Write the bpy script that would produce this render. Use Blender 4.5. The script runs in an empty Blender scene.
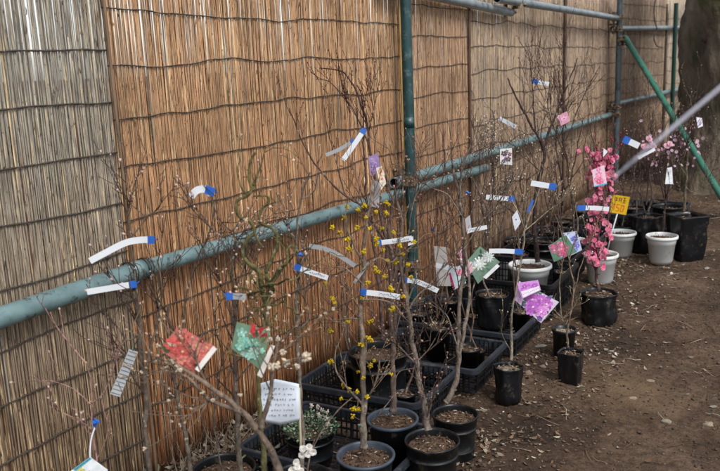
import bpy, math, random
from mathutils import Vector, noise, Matrix
R = random.Random(7)
sc = bpy.context.scene
COL = sc.collection
# ------------------------------------------------------------------ camera
H = 1.4; FPX = 802.0
pt = math.radians(12.0)
F = Vector((0, math.cos(pt), -math.sin(pt))); U0 = Vector((0, math.sin(pt), math.cos(pt))); R0 = Vector((1, 0, 0))
sr = -0.042; cr = math.sqrt(1 - sr*sr)
RX = R0*cr + U0*sr; UY = -R0*sr + U0*cr
CAM = Vector((0, 0, H))
def ray(x, y): return F + RX*((x-360)/FPX) - UY*((y-235.5)/FPX)
def G(x, y, z=0.0):
    d = ray(x, y); return CAM + d*((z-H)/d.z)
def W(x, y, Y):
    d = ray(x, y); return CAM + d*(Y/d.y)
def proj(P):
    d = P-CAM; t = d.dot(F); return (360+FPX*d.dot(RX)/t, 235.5-FPX*d.dot(UY)/t, t)
cd = bpy.data.cameras.new('camera'); cam = bpy.data.objects.new('camera', cd); COL.objects.link(cam)
cam.matrix_world = Matrix(((RX.x, UY.x, -F.x, 0), (RX.y, UY.y, -F.y, 0), (RX.z, UY.z, -F.z, H), (0, 0, 0, 1)))
cd.sensor_width = 36; cd.lens = FPX/720*36; cd.clip_start = 0.05; cd.clip_end = 1000
cd.dof.use_dof = True; cd.dof.focus_distance = 3.2; cd.dof.aperture_fstop = 5.0
sc.camera = cam
# ------------------------------------------------------------------ fence frame
D1 = Vector((0.4938, 0.8696, 0)); N1 = Vector((0.8696, -0.4938, 0))     # along, and out towards the plants
A0 = Vector((0.264, 4.435, 0))
def FP(s, t=0, z=0): return A0 + D1*s + N1*t + Vector((0, 0, z))
BEND = 5.63
D2 = Vector((math.sin(math.radians(34.7+3)), math.cos(math.radians(34.7+3)), 0)); N2 = Vector((D2.y, -D2.x, 0))
B0 = FP(BEND)
def FP2(s, t=0, z=0): return B0 + D2*s + N2*t + Vector((0, 0, z))
def st(P): v = P-A0; return v.dot(D1), v.dot(N1)
def onfence(x, y, t=0.0):
    d = ray(x, y); o = FP(0, t); k = (o-CAM).dot(N1)/d.dot(N1); P = CAM+d*k
    return st(P)[0], P.z
# ------------------------------------------------------------------ mesh helpers
class MB:
    def __init__(s): s.v = []; s.f = []; s.c = []; s.m = []; s.col = (1, 1, 1); s.mi = 0; s.sm = []; s.smooth = True
    def face(s, idx): s.f.append(idx); s.m.append(s.mi); s.sm.append(s.smooth)
    def add(s, p): s.v.append((p[0], p[1], p[2])); s.c.append(s.col); return len(s.v)-1
    def tube(s, pts, rad, n=6, cap=True, colors=None):
        pts = [Vector(p) for p in pts]; k = len(pts)
        if not hasattr(rad, '__len__'): rad = [rad]*k
        t0 = (pts[1]-pts[0]).normalized(); a = t0.orthogonal().normalized(); rings = []
        for i in range(k):
            t = (pts[min(i+1, k-1)]-pts[max(i-1, 0)])
            if t.length < 1e-9: t = t0
            t.normalize(); a = (a - t*a.dot(t))
            if a.length < 1e-6: a = t.orthogonal()
            a.normalize(); b = t.cross(a); ring = []
            if colors: s.col = colors[i]
            for j in range(n):
                an = 2*math.pi*j/n; ring.append(s.add(pts[i]+(a*math.cos(an)+b*math.sin(an))*rad[i]))
            rings.append(ring)
        for i in range(k-1):
            for j in range(n):
                s.face((rings[i][j], rings[i][(j+1) % n], rings[i+1][(j+1) % n], rings[i+1][j]))
        if cap:
            s.face(tuple(reversed(rings[0]))); s.face(tuple(rings[-1]))
    def box(s, c, ax, ay, az, hx, hy, hz):
        c = Vector(c); sm = s.smooth; s.smooth = False; ids = []
        for sx in (-1, 1):
            for sy in (-1, 1):
                for sz in (-1, 1): ids.append(s.add(c+ax*hx*sx+ay*hy*sy+az*hz*sz))
        for q in ((0,1,3,2), (4,6,7,5), (0,4,5,1), (2,3,7,6), (0,2,6,4), (1,5,7,3)): s.face(tuple(ids[i] for i in q))
        s.smooth = sm
    def lathe(s, c, prof, n=32, sq=0.0, rot=0.0, wob=0.0):
        c = Vector(c); rings = []
        for (r, z) in prof:
            ring = []
            for j in range(n):
                an = 2*math.pi*j/n+rot; rr = r
                if sq:
                    m = max(abs(math.cos(an-rot)), abs(math.sin(an-rot))); rr = r*((1-sq)+sq/m*0.92)
                if wob: rr *= 1+wob*noise.noise(Vector((math.cos(an)*1.7+c.x*9, math.sin(an)*1.7+c.y*9, z*9)))+wob*.28*noise.noise(Vector((math.cos(an)*6+c.x*9, math.sin(an)*6+c.y*9, z*26)))
                ring.append(s.add(c+Vector((rr*math.cos(an), rr*math.sin(an), z))))
            rings.append(ring)
        for i in range(len(rings)-1):
            for j in range(n): s.face((rings[i][j], rings[i][(j+1) % n], rings[i+1][(j+1) % n], rings[i+1][j]))
        return rings
    def blob(s, c, r, stretch=None, seed=0, amp=0.25):
        # small rough lump: an icosahedron with jitter
        g = 1.618; vs = [(-1,g,0),(1,g,0),(-1,-g,0),(1,-g,0),(0,-1,g),(0,1,g),(0,-1,-g),(0,1,-g),(g,0,-1),(g,0,1),(-g,0,-1),(-g,0,1)]
        fs = [(0,11,5),(0,5,1),(0,1,7),(0,7,10),(0,10,11),(1,5,9),(5,11,4),(11,10,2),(10,7,6),(7,1,8),(3,9,4),(3,4,2),(3,2,6),(3,6,8),(3,8,9),(4,9,5),(2,4,11),(6,2,10),(8,6,7),(9,8,1)]
        ids = []; c = Vector(c)
        for v in vs:
            q = Vector(v).normalized()*r*(1+R.uniform(-amp, amp))
            if stretch:
                ax, k = stretch; q += ax*(q.dot(ax)*(k-1))
            ids.append(s.add(c+q))
        for f in fs: s.face(tuple(ids[i] for i in f))
    def build(s, name, mats, parent=None):
        me = bpy.data.meshes.new(name); me.from_pydata(s.v, [], s.f)
        if not isinstance(mats, (list, tuple)): mats = [mats]
        for m in mats: me.materials.append(m)
        if len(mats) > 1: me.polygons.foreach_set('material_index', s.m)
        me.polygons.foreach_set('use_smooth', s.sm)
        at = me.color_attributes.new('Col', 'FLOAT_COLOR', 'POINT')
        flat = []
        for c in s.c: flat += [c[0], c[1], c[2], 1.0]
        at.data.foreach_set('color', flat)
        me.update()
        o = bpy.data.objects.new(name, me); COL.objects.link(o)
        if parent: o.parent = parent; o.matrix_parent_inverse = Matrix.Translation(-parent.location)
        return o
def tag(o, label=None, cat=None, group=None, kind=None):
    if label: o['label'] = label
    if cat: o['category'] = cat
    if group: o['group'] = group
    if kind: o['kind'] = kind
    return o
def thing(name, label, cat, loc=(0, 0, 0), group=None):
    o = bpy.data.objects.new(name, None); o.empty_display_size = .05; COL.objects.link(o); o.location = Vector(loc)
    return tag(o, label, cat, group)
def spline(pts, n=5):
    P = [pts[0]]+list(pts)+[pts[-1]]; out = []
    for i in range(1, len(P)-2):
        a, b, c, d = P[i-1], P[i], P[i+1], P[i+2]
        for k in range(n):
            t = k/n; out.append(0.5*((2*b)+(c-a)*t+(2*a-5*b+4*c-d)*t*t+(-a+3*b-3*c+d)*t**3))
    out.append(pts[-1]); return out
def lerp(a, b, t): return a+(b-a)*t
def srgb(r, g, b):
    f = lambda u: (u/255/12.92) if u/255 <= .04045 else ((u/255+.055)/1.055)**2.4
    return (f(r), f(g), f(b))
# ------------------------------------------------------------------ materials
def mat(name, col=(1, 1, 1), rough=.6, attr=False, nscale=20, namp=.25, bump=.0, bscale=60, metal=0, col2=None, c2scale=8, c2w=(.45, .6), spec=.5, transl=0, zstretch=1, alpha=1, sss=0):
    m = bpy.data.materials.new(name); m.use_nodes = True; nt = m.node_tree; N = nt.nodes; L = nt.links
    b = N['Principled BSDF']; b.inputs['Roughness'].default_value = rough; b.inputs['Metallic'].default_value = metal
    b.inputs['Specular IOR Level'].default_value = spec
    tc = N.new('ShaderNodeTexCoord'); mp = N.new('ShaderNodeMapping'); L.new(tc.outputs['Object'], mp.inputs[0]); mp.inputs['Scale'].default_value = (1, 1, zstretch)
    if attr:
        a = N.new('ShaderNodeAttribute'); a.attribute_name = 'Col'; base = a.outputs['Color']
        mx = N.new('ShaderNodeMix'); mx.data_type = 'RGBA'; mx.blend_type = 'MULTIPLY'; mx.inputs[0].default_value = 1
        L.new(base, mx.inputs[6]); mx.inputs[7].default_value = (*col, 1); base = mx.outputs[2]
    else:
        c = N.new('ShaderNodeRGB'); c.outputs[0].default_value = (*col, 1); base = c.outputs[0]
    if col2:
        n2 = N.new('ShaderNodeTexNoise'); n2.inputs['Scale'].default_value = c2scale; n2.inputs['Detail'].default_value = 6; n2.inputs['Roughness'].default_value = .65
        L.new(mp.outputs[0], n2.inputs['Vector'])
        mr = N.new('ShaderNodeMapRange'); mr.inputs[1].default_value = c2w[0]; mr.inputs[2].default_value = c2w[1]; L.new(n2.outputs[0], mr.inputs[0])
        mx = N.new('ShaderNodeMix'); mx.data_type = 'RGBA'; L.new(mr.outputs[0], mx.inputs[0]); L.new(base, mx.inputs[6]); mx.inputs[7].default_value = (*col2, 1); base = mx.outputs[2]
    if namp:
        n = N.new('ShaderNodeTexNoise'); n.inputs['Scale'].default_value = nscale; n.inputs['Detail'].default_value = 5; L.new(mp.outputs[0], n.inputs['Vector'])
        mr = N.new('ShaderNodeMapRange'); mr.inputs[1].default_value = .3; mr.inputs[2].default_value = .7; mr.inputs[3].default_value = 1-namp; mr.inputs[4].default_value = 1+namp; L.new(n.outputs[0], mr.inputs[0])
        mx = N.new('ShaderNodeVectorMath'); mx.operation = 'SCALE'; L.new(base, mx.inputs[0]); L.new(mr.outputs[0], mx.inputs['Scale']); base = mx.outputs[0]
    L.new(base, b.inputs['Base Color'])
    if bump:
        nb = N.new('ShaderNodeTexNoise'); nb.inputs['Scale'].default_value = bscale; nb.inputs['Detail'].default_value = 5; L.new(mp.outputs[0], nb.inputs['Vector'])
        bp = N.new('ShaderNodeBump'); bp.inputs['Strength'].default_value = bump; bp.inputs['Distance'].default_value = .004; L.new(nb.outputs[0], bp.inputs['Height']); L.new(bp.outputs[0], b.inputs['Normal'])
    if transl:
        tr = N.new('ShaderNodeBsdfTranslucent'); L.new(base, tr.inputs[0]); ms = N.new('ShaderNodeMixShader'); ms.inputs[0].default_value = transl
        L.new(b.outputs[0], ms.inputs[1]); L.new(tr.outputs[0], ms.inputs[2]); L.new(ms.outputs[0], N['Material Output'].inputs[0])
    if alpha < 1: b.inputs['Alpha'].default_value = alpha
    return m
M = {}
M['reed_'] = mat('reed', (1, 1, 1), .62, attr=True, nscale=45, namp=.30, bump=.3, bscale=150, zstretch=.12, spec=.35, col2=(.10, .065, .04), c2scale=34, c2w=(.60, .76))
def reed_mat():
    m = bpy.data.materials.new('reed'); m.use_nodes = True; nt = m.node_tree; N = nt.nodes; L = nt.links; b = N['Principled BSDF']; b.inputs['Roughness'].default_value = .6; b.inputs['Specular IOR Level'].default_value = .4
    tc = N.new('ShaderNodeTexCoord')
    def ns(sc3, d=4, r=.6, off=0):
        mp = N.new('ShaderNodeMapping'); mp.inputs['Scale'].default_value = sc3; mp.inputs['Location'].default_value = (off, off, off); L.new(tc.outputs['Object'], mp.inputs[0])
        n = N.new('ShaderNodeTexNoise'); n.inputs['Scale'].default_value = 1; n.inputs['Detail'].default_value = d; n.inputs['Roughness'].default_value = r; L.new(mp.outputs[0], n.inputs['Vector']); return n.outputs[0]
    def mr(x, a, b_, c, d):
        n = N.new('ShaderNodeMapRange'); n.inputs[1].default_value = a; n.inputs[2].default_value = b_; n.inputs[3].default_value = c; n.inputs[4].default_value = d; L.new(x, n.inputs[0]); return n.outputs[0]
    def mix(f, a, bcol):
        x = N.new('ShaderNodeMix'); x.data_type = 'RGBA'; L.new(f, x.inputs[0]); L.new(a, x.inputs[6]); x.inputs[7].default_value = (*bcol, 1); return x.outputs[2]
    def scl(a, f):
        x = N.new('ShaderNodeVectorMath'); x.operation = 'SCALE'; L.new(a, x.inputs[0]); L.new(f, x.inputs['Scale']); return x.outputs[0]
    a = N.new('ShaderNodeAttribute'); a.attribute_name = 'Col'; c = a.outputs['Color']
    c = scl(c, mr(ns((150, 150, 12), 3), .3, .7, .56, 1.46))
    c = mix(mr(ns((190, 190, 11), 2, .5, 7), .61, .69, 0, .75), c, srgb(226, 200, 152))
    c = mix(mr(ns((170, 170, 14), 2, .5, 3), .60, .70, 0, .7), c, srgb(92, 66, 48))
    c = mix(mr(ns((110, 110, 60), 3, .6, 11), .62, .70, 0, .75), c, srgb(66, 48, 36))
    c = scl(c, mr(ns((2.2, 2.2, 3), 5), .3, .7, .84, 1.16))
    L.new(c, b.inputs['Base Color'])
    bp = N.new('ShaderNodeBump'); bp.inputs['Strength'].default_value = .4; bp.inputs['Distance'].default_value = .003; L.new(ns((260, 260, 60), 3), bp.inputs['Height']); L.new(bp.outputs[0], b.inputs['Normal'])
    return m
M['reed'] = reed_mat()
M['cord'] = mat('binding_cord', (.055, .042, .032), .85, nscale=90, namp=.4, bump=.8, bscale=300)
M['cane'] = mat('cane', (1, 1, 1), .5, attr=True, nscale=12, namp=.2)
M['pipe'] = mat('painted_pipe_pale_teal', srgb(102, 125, 126), .36, nscale=16, namp=.22, col2=srgb(66, 76, 72), c2scale=22, c2w=(.55, .63), bump=.35, bscale=60)
M['pipe_grey'] = mat('galvanised_pipe', srgb(142, 152, 156), .36, nscale=12, namp=.15, col2=srgb(92, 98, 102), c2scale=15, c2w=(.52, .66), metal=.3)
M['pipe_dark'] = mat('painted_post_dark_teal', srgb(28, 62, 64), .38, nscale=14, namp=.25, col2=srgb(74, 94, 96), c2scale=28, c2w=(.54, .68), bump=.1)
M['post_grey'] = mat('weathered_post_paint', srgb(84, 96, 100), .5, nscale=14, namp=.2, col2=srgb(55, 66, 70), c2scale=12, c2w=(.52, .65))
M['green'] = mat('green_paint', srgb(54, 108, 90), .4, nscale=14, namp=.15, col2=srgb(36, 78, 66), c2scale=22, c2w=(.55, .66))
M['dkgreen'] = mat('dark_green_paint', srgb(14, 54, 46), .45, nscale=14, namp=.2)
M['clamp'] = mat('rusty_clamp_steel', srgb(142, 124, 100), .5, nscale=60, namp=.4, metal=.5, col2=srgb(70, 48, 36), c2scale=50)
M['dark'] = mat('dark_inside', (.01, .01, .01), .9, namp=0)
M['black'] = mat('black_plastic', srgb(18, 20, 22), .36, nscale=20, namp=.3, col2=srgb(74, 66, 56), c2scale=26, c2w=(.57, .72), bump=.12, bscale=80, spec=.4)
M['crate'] = mat('black_crate_plastic', srgb(22, 23, 26), .42, nscale=20, namp=.3, col2=srgb(82, 76, 68), c2scale=16, c2w=(.60, .76), spec=.4)
M['cratelip'] = mat('worn_crate_lip', srgb(42, 47, 54), .45, nscale=18, namp=.35, spec=.45, col2=srgb(88, 88, 86), c2scale=11, c2w=(.56, .72))
M['bluegrey'] = mat('worn_grey_plastic_rim', srgb(62, 70, 80), .45, nscale=30, namp=.25, spec=.4)
M['bag'] = mat('black_polythene', srgb(17, 18, 21), .3, nscale=12, namp=.3, bump=.5, bscale=25, spec=.45, col2=srgb(70, 62, 52), c2scale=24, c2w=(.58, .72))
M['white_pot'] = mat('white_plastic_pot', srgb(214, 216, 214), .4, nscale=14, namp=.05, col2=srgb(128, 116, 98), c2scale=19, c2w=(.60, .76))
M['soil_pot'] = mat('potting_soil', (1, 1, 1), .95, attr=True, nscale=70, namp=.5, bump=1, bscale=120)
M['bark'] = mat('bark', (1, 1, 1), .85, attr=True, nscale=90, namp=.5, bump=1, bscale=170, spec=.2, zstretch=.5, col2=srgb(150, 146, 132), c2scale=55, c2w=(.60, .68))
M['bud'] = mat('bud', (1, 1, 1), .6, attr=True, namp=.1)
M['petal'] = mat('petal', (1, 1, 1), .55, attr=True, nscale=60, namp=.08, transl=.45)
M['label'] = mat('white_label_plastic', srgb(226, 230, 234), .4, nscale=20, namp=.04, transl=.1)
M['label_dull'] = mat('cloudy_label_plastic', srgb(170, 172, 174), .4, nscale=20, namp=.08, transl=.2)
M['blue'] = mat('blue_label_end', srgb(44, 98, 184), .4, namp=.15)
M['ink'] = mat('ink', srgb(60, 60, 66), .7, namp=0)
M['paper'] = mat('paper_note', srgb(218, 226, 236), .7, nscale=18, namp=.05, transl=.15)
M['card'] = mat('printed_card', (1, 1, 1), .22, attr=True, nscale=60, namp=.12)
M['print'] = mat('print', (1, 1, 1), .35, attr=True, nscale=180, namp=.4)
M['stake'] = mat('pale_stake', srgb(190, 180, 150), .6, namp=.1)
M['litter'] = mat('dry_leaf_and_chips', (1, 1, 1), .8, attr=True, nscale=90, namp=.25)
M['leafgreen'] = mat('green_leaf', (1, 1, 1), .5, attr=True, nscale=40, namp=.2, transl=.25)
M['stone'] = mat('stone', (1, 1, 1), .85, attr=True, nscale=40, namp=.25, bump=.6)
M['rope'] = mat('pale_cord', srgb(226, 224, 236), .5, nscale=30, namp=.08)
M['wire'] = mat('dark_wire', srgb(40, 36, 34), .5, namp=.1)
def trunk_mat():
    m = mat('mossy_bark', srgb(96, 84, 71), .95, nscale=5, namp=.45, bump=1, bscale=14, col2=srgb(70, 70, 42), c2scale=3.2, c2w=(.50, .62), zstretch=.4)
    bp = [n for n in m.node_tree.nodes if n.type == 'BUMP'][0]; bp.inputs['Distance'].default_value = .05
    return m
M['trunk'] = trunk_mat()
def soil_mat():
    m = bpy.data.materials.new('bare_soil'); m.use_nodes = True; nt = m.node_tree; N = nt.nodes; L = nt.links
    b = N['Principled BSDF']; b.inputs['Roughness'].default_value = .95; b.inputs['Specular IOR Level'].default_value = .2
    tc = N.new('ShaderNodeTexCoord')
    def ns(s, d=6, r=.6):
        n = N.new('ShaderNodeTexNoise'); n.inputs['Scale'].default_value = s; n.inputs['Detail'].default_value = d; n.inputs['Roughness'].default_value = r; L.new(tc.outputs['Object'], n.inputs['Vector']); return n
    r1 = N.new('ShaderNodeValToRGB'); n1 = ns(1.3, 8, .62); L.new(n1.outputs[0], r1.inputs[0])
    e = r1.color_ramp.elements; e[0].position = .34; e[0].color = (*srgb(56, 46, 38), 1); e[1].position = .66; e[1].color = (*srgb(114, 94, 77), 1)
    k = e.new(.5); k.color = (*srgb(84, 66, 52), 1)
    r2 = N.new('ShaderNodeMapRange'); n2 = ns(38, 8, .75); L.new(n2.outputs[0], r2.inputs[0]); r2.inputs[1].default_value = .3; r2.inputs[2].default_value = .7; r2.inputs[3].default_value = .3; r2.inputs[4].default_value = 1.7
    mx = N.new('ShaderNodeVectorMath'); mx.operation = 'SCALE'; L.new(r1.outputs[0], mx.inputs[0]); L.new(r2.outputs[0], mx.inputs['Scale'])
    # a trodden sandy patch with its own outline
    sub = N.new('ShaderNodeVectorMath'); sub.operation = 'SUBTRACT'; L.new(tc.outputs['Object'], sub.inputs[0]); c0 = G(632, 390); sub.inputs[1].default_value = (c0.x, c0.y, 0)
    sc_ = N.new('ShaderNodeVectorMath'); sc_.operation = 'MULTIPLY'; L.new(sub.outputs[0], sc_.inputs[0]); sc_.inputs[1].default_value = (3.4, 2.6, 0)
    ln = N.new('ShaderNodeVectorMath'); ln.operation = 'LENGTH'; L.new(sc_.outputs[0], ln.inputs[0])
    n3 = ns(7, 5); ad = N.new('ShaderNodeMath'); ad.operation = 'MULTIPLY_ADD'; L.new(n3.outputs[0], ad.inputs[0]); ad.inputs[1].default_value = 1.6; L.new(ln.outputs['Value'], ad.inputs[2])
    mr = N.new('ShaderNodeMapRange'); mr.inputs[1].default_value = 1.05; mr.inputs[2].default_value = 1.75; mr.inputs[3].default_value = .5; mr.inputs[4].default_value = 0; L.new(ad.outputs[0], mr.inputs[0])
    m2 = N.new('ShaderNodeMix'); m2.data_type = 'RGBA'; L.new(mr.outputs[0], m2.inputs[0]); L.new(mx.outputs[0], m2.inputs[6]); m2.inputs[7].default_value = (*srgb(136, 112, 84), 1)
    L.new(m2.outputs[2], b.inputs['Base Color'])
    nb = ns(70, 8, .7); bp = N.new('ShaderNodeBump'); bp.inputs['Distance'].default_value = .02; bp.inputs['Strength'].default_value = .9; L.new(nb.outputs[0], bp.inputs['Height']); L.new(bp.outputs[0], b.inputs['Normal'])
    return m
M['soil'] = soil_mat()
# ------------------------------------------------------------------ ground
def gz(x, y):
    v = Vector((x, y, 0))
    z = .022*noise.noise(v*1.1)+.012*noise.noise(v*4.3+Vector((5, 2, 0)))+.011*noise.noise(v*9)+.006*noise.noise(v*19)+.005*noise.noise(v*38)
    z -= .012*max(0, noise.noise(v*2.7+Vector((9, 1, 0)))-.15)*2.2
    s, t = st(v)
    z -= .012*max(0, min(1, 1.15-t)) if t > 0 else 0
    # low bank of soil round the old tree
    d = math.hypot(x-4.4, y-8.6); z += .22*math.exp(-(d/1.3)**2)
    return z*(1 if math.hypot(x, y) < 25 else .0)-.012
def axis(a, b, step, far):
    o = []; x = a
    while x <= b: o.append(x); x += step
    g = step; hi = b
    while hi < far: g *= 1.35; hi += g; o.append(hi)
    g = step; lo = a; pre = []
    while lo > -far: g *= 1.35; lo -= g; pre.append(lo)
    return pre[::-1]+o
mb = MB(); xs = axis(-1.2, 4.6, .022, 400); ys = axis(1.6, 9.6, .022, 400)
for y in ys:
    for x in xs: mb.add((x, y, gz(x, y)))
nx = len(xs)
for j in range(len(ys)-1):
    for i in range(nx-1): mb.face((j*nx+i, j*nx+i+1, (j+1)*nx+i+1, (j+1)*nx+i))
tag(mb.build('ground', M['soil']), kind='structure')
# litter
def region_pt():
    while True:
        x = R.uniform(-1.1, 4.8); y = R.uniform(1.7, 9.6)
        s, t = st(Vector((x, y, 0)))
        if t < .02: continue
        q = proj(Vector((x, y, 0)))
        if not (-30 < q[0] < 760 and q[1] < 500): continue
        return x, y, t
chipcols = [srgb(150, 132, 110), srgb(172, 156, 134), srgb(120, 96, 74), srgb(104, 74, 52), srgb(188, 178, 158), srgb(132, 104, 76), srgb(90, 66, 50)]
def dim(c, k): return (c[0]*k, c[1]*k, c[2]*k)
def leafbit(mb, x, y, L_, w, col, curl=.3, lift=.004):
    mb.col = col; a = R.uniform(0, 6.3); tx = R.uniform(-.35, .35)
    d = Vector((math.cos(a), math.sin(a), tx)).normalized(); n = Vector((-d.y, d.x, R.uniform(-.4, .4))).normalized(); z0 = gz(x, y)+lift
    c = Vector((x, y, z0)); up = Vector((0, 0, 1)); ids = []
    for i, (u, k) in enumerate(((-.5, .12), (-.2, .8), (.15, 1), (.5, .1))):
        for sgn in (-1, 1): ids.append(mb.add(c+d*(u*L_)+n*(sgn*k*w/2)+up*(curl*L_*(u*u*1.5+.3*k*sgn*R.uniform(0, .5)))))
    for i in range(3): mb.face((ids[2*i], ids[2*i+1], ids[2*i+3], ids[2*i+2]))
mb = MB()
for i in range(11000):
    x, y, t = region_pt()
    dens = noise.noise(Vector((x*1.4, y*1.4, 3)))
    if t > 1.3 and R.random() > .30+dens*.7: continue
    if proj(Vector((x, y, 0)))[0] > 620 and R.random() < .25: continue
    L_ = R.choice((.006, .008, .011, .014, .022))*R.uniform(.7, 1.5)
    leafbit(mb, x, y, L_, L_*R.uniform(.3, .7), dim(R.choice(chipcols), R.uniform(.3, 1)), R.uniform(.05, .5))
for i in range(1500):
    s_ = R.uniform(-1.9, 2.2); t_ = .84+abs(R.gauss(0, .22)); p_ = FP(s_, t_)
    if noise.noise(Vector((p_.x*3, p_.y*3, 9))) < -.05: continue
    L_ = R.uniform(.010, .032); leafbit(mb, p_.x, p_.y, L_, L_*R.uniform(.3, .7), dim(R.choice(chipcols), R.uniform(.3, .85)), R.uniform(.1, .6), R.uniform(.003, .012))
tag(mb.build('leaf_litter', M['litter']), 'dry brown leaf scraps and wood chips scattered over the bare soil', 'litter', kind='stuff')
mb = MB()
for i in range(520):
    x, y, t = region_pt(); a = R.uniform(0, 6.3); L_ = R.uniform(.03, .14); mb.col = R.choice(chipcols)
    p = [Vector((x+math.cos(a)*L_*u+R.uniform(-.006, .006), y+math.sin(a)*L_*u+R.uniform(-.006, .006), 0)) for u in (0, .33, .66, 1)]
    for q in p: q.z = gz(q.x, q.y)+.004+R.uniform(0, .006)
    mb.tube(p, [.0011, .0013, .001, .0006], 4)
tag(mb.build('twig_litter', M['litter']), 'thin dry twigs and straw lying loose on the soil', 'litter', kind='stuff')
mb = MB()
for i in range(9000):
    x, y, t = region_pt(); r = R.uniform(.002, .0065)*(1.6 if R.random() < .05 else 1); g = R.uniform(.5, 1.15); c = R.choice((srgb(84, 68, 55), srgb(98, 82, 66), srgb(70, 58, 49))); mb.col = tuple(k*g for k in c)
    mb.blob((x, y, gz(x, y)+r*.3), r, (Vector((0, 0, 1)), .65))
tag(mb.build('soil_crumbs', M['stone']), 'small crumbs and clods of soil strewn over the ground', 'soil crumbs', kind='stuff')
# larger stones and pieces one can point to
def stone(px, py, r, col, label, flat=.5):
    g = G(px, py); g.z = gz(g.x, g.y)-r*.12; r *= .8; mb = MB(); mb.col = dim(srgb(*col), .62); n = 14
    a0 = R.uniform(0, 6); rows = []
    for k in range(7):
        ph = -math.pi/2+math.pi*k/6; ring = []
        for j in range(n):
            an = a0+2*math.pi*j/n; q = Vector((math.cos(ph)*math.cos(an), math.cos(ph)*math.sin(an)*.65, math.sin(ph)*flat))
            q *= r*(1+.6*noise.noise(q*1.6+Vector((px, py, 0)))+.3*noise.noise(q*4+Vector((px, py, 9)))); ring.append(mb.add(g+q+Vector((0, 0, r*flat*.35))))
        rows.append(ring)
    for k in range(6):
        for j in range(n): mb.face((rows[k][j], rows[k][(j+1) % n], rows[k+1][(j+1) % n], rows[k+1][j]))
    tag(mb.build('stone', M['stone']), label, 'stone', 'larger stones on the soil')
stone(541, 343, .042, (176, 166, 150), 'long pale flat stone on the soil between crate corner and small black pots', .25)
stone(528, 372, .022, (150, 128, 108), 'rounded tan stone just right of the black pot bag by the crates', .8)
stone(543, 364, .024, (128, 112, 98), 'brown stone on the soil left of the black square pot', .5)
stone(652, 377, .034, (160, 146, 122), 'flat pale stone right of the sandy patch', .22)
stone(668, 348, .014, (170, 160, 142), 'small pale pebble near the dark twigs in bare soil', .5)
stone(632, 395, .026, (164, 148, 120), 'pale stone in the middle of the sandy patch', .3)
stone(667, 420, .030, (158, 146, 126), 'pale flat stone in the lower middle of the bare soil', .3)
stone(709, 421, .034, (168, 154, 128), 'largest pale stone near the right edge of the soil', .35)
stone(708, 268, .030, (178, 172, 162), 'pale grey stone alone on the far right soil', .35)
stone(606, 321, .026, (150, 138, 118), 'tan stone in front of the black grow bag with pink blossom', .3)
stone(596, 324, .022, (136, 120, 100), 'small brown stone left of another at the foot of the grow bag', .3)
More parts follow.
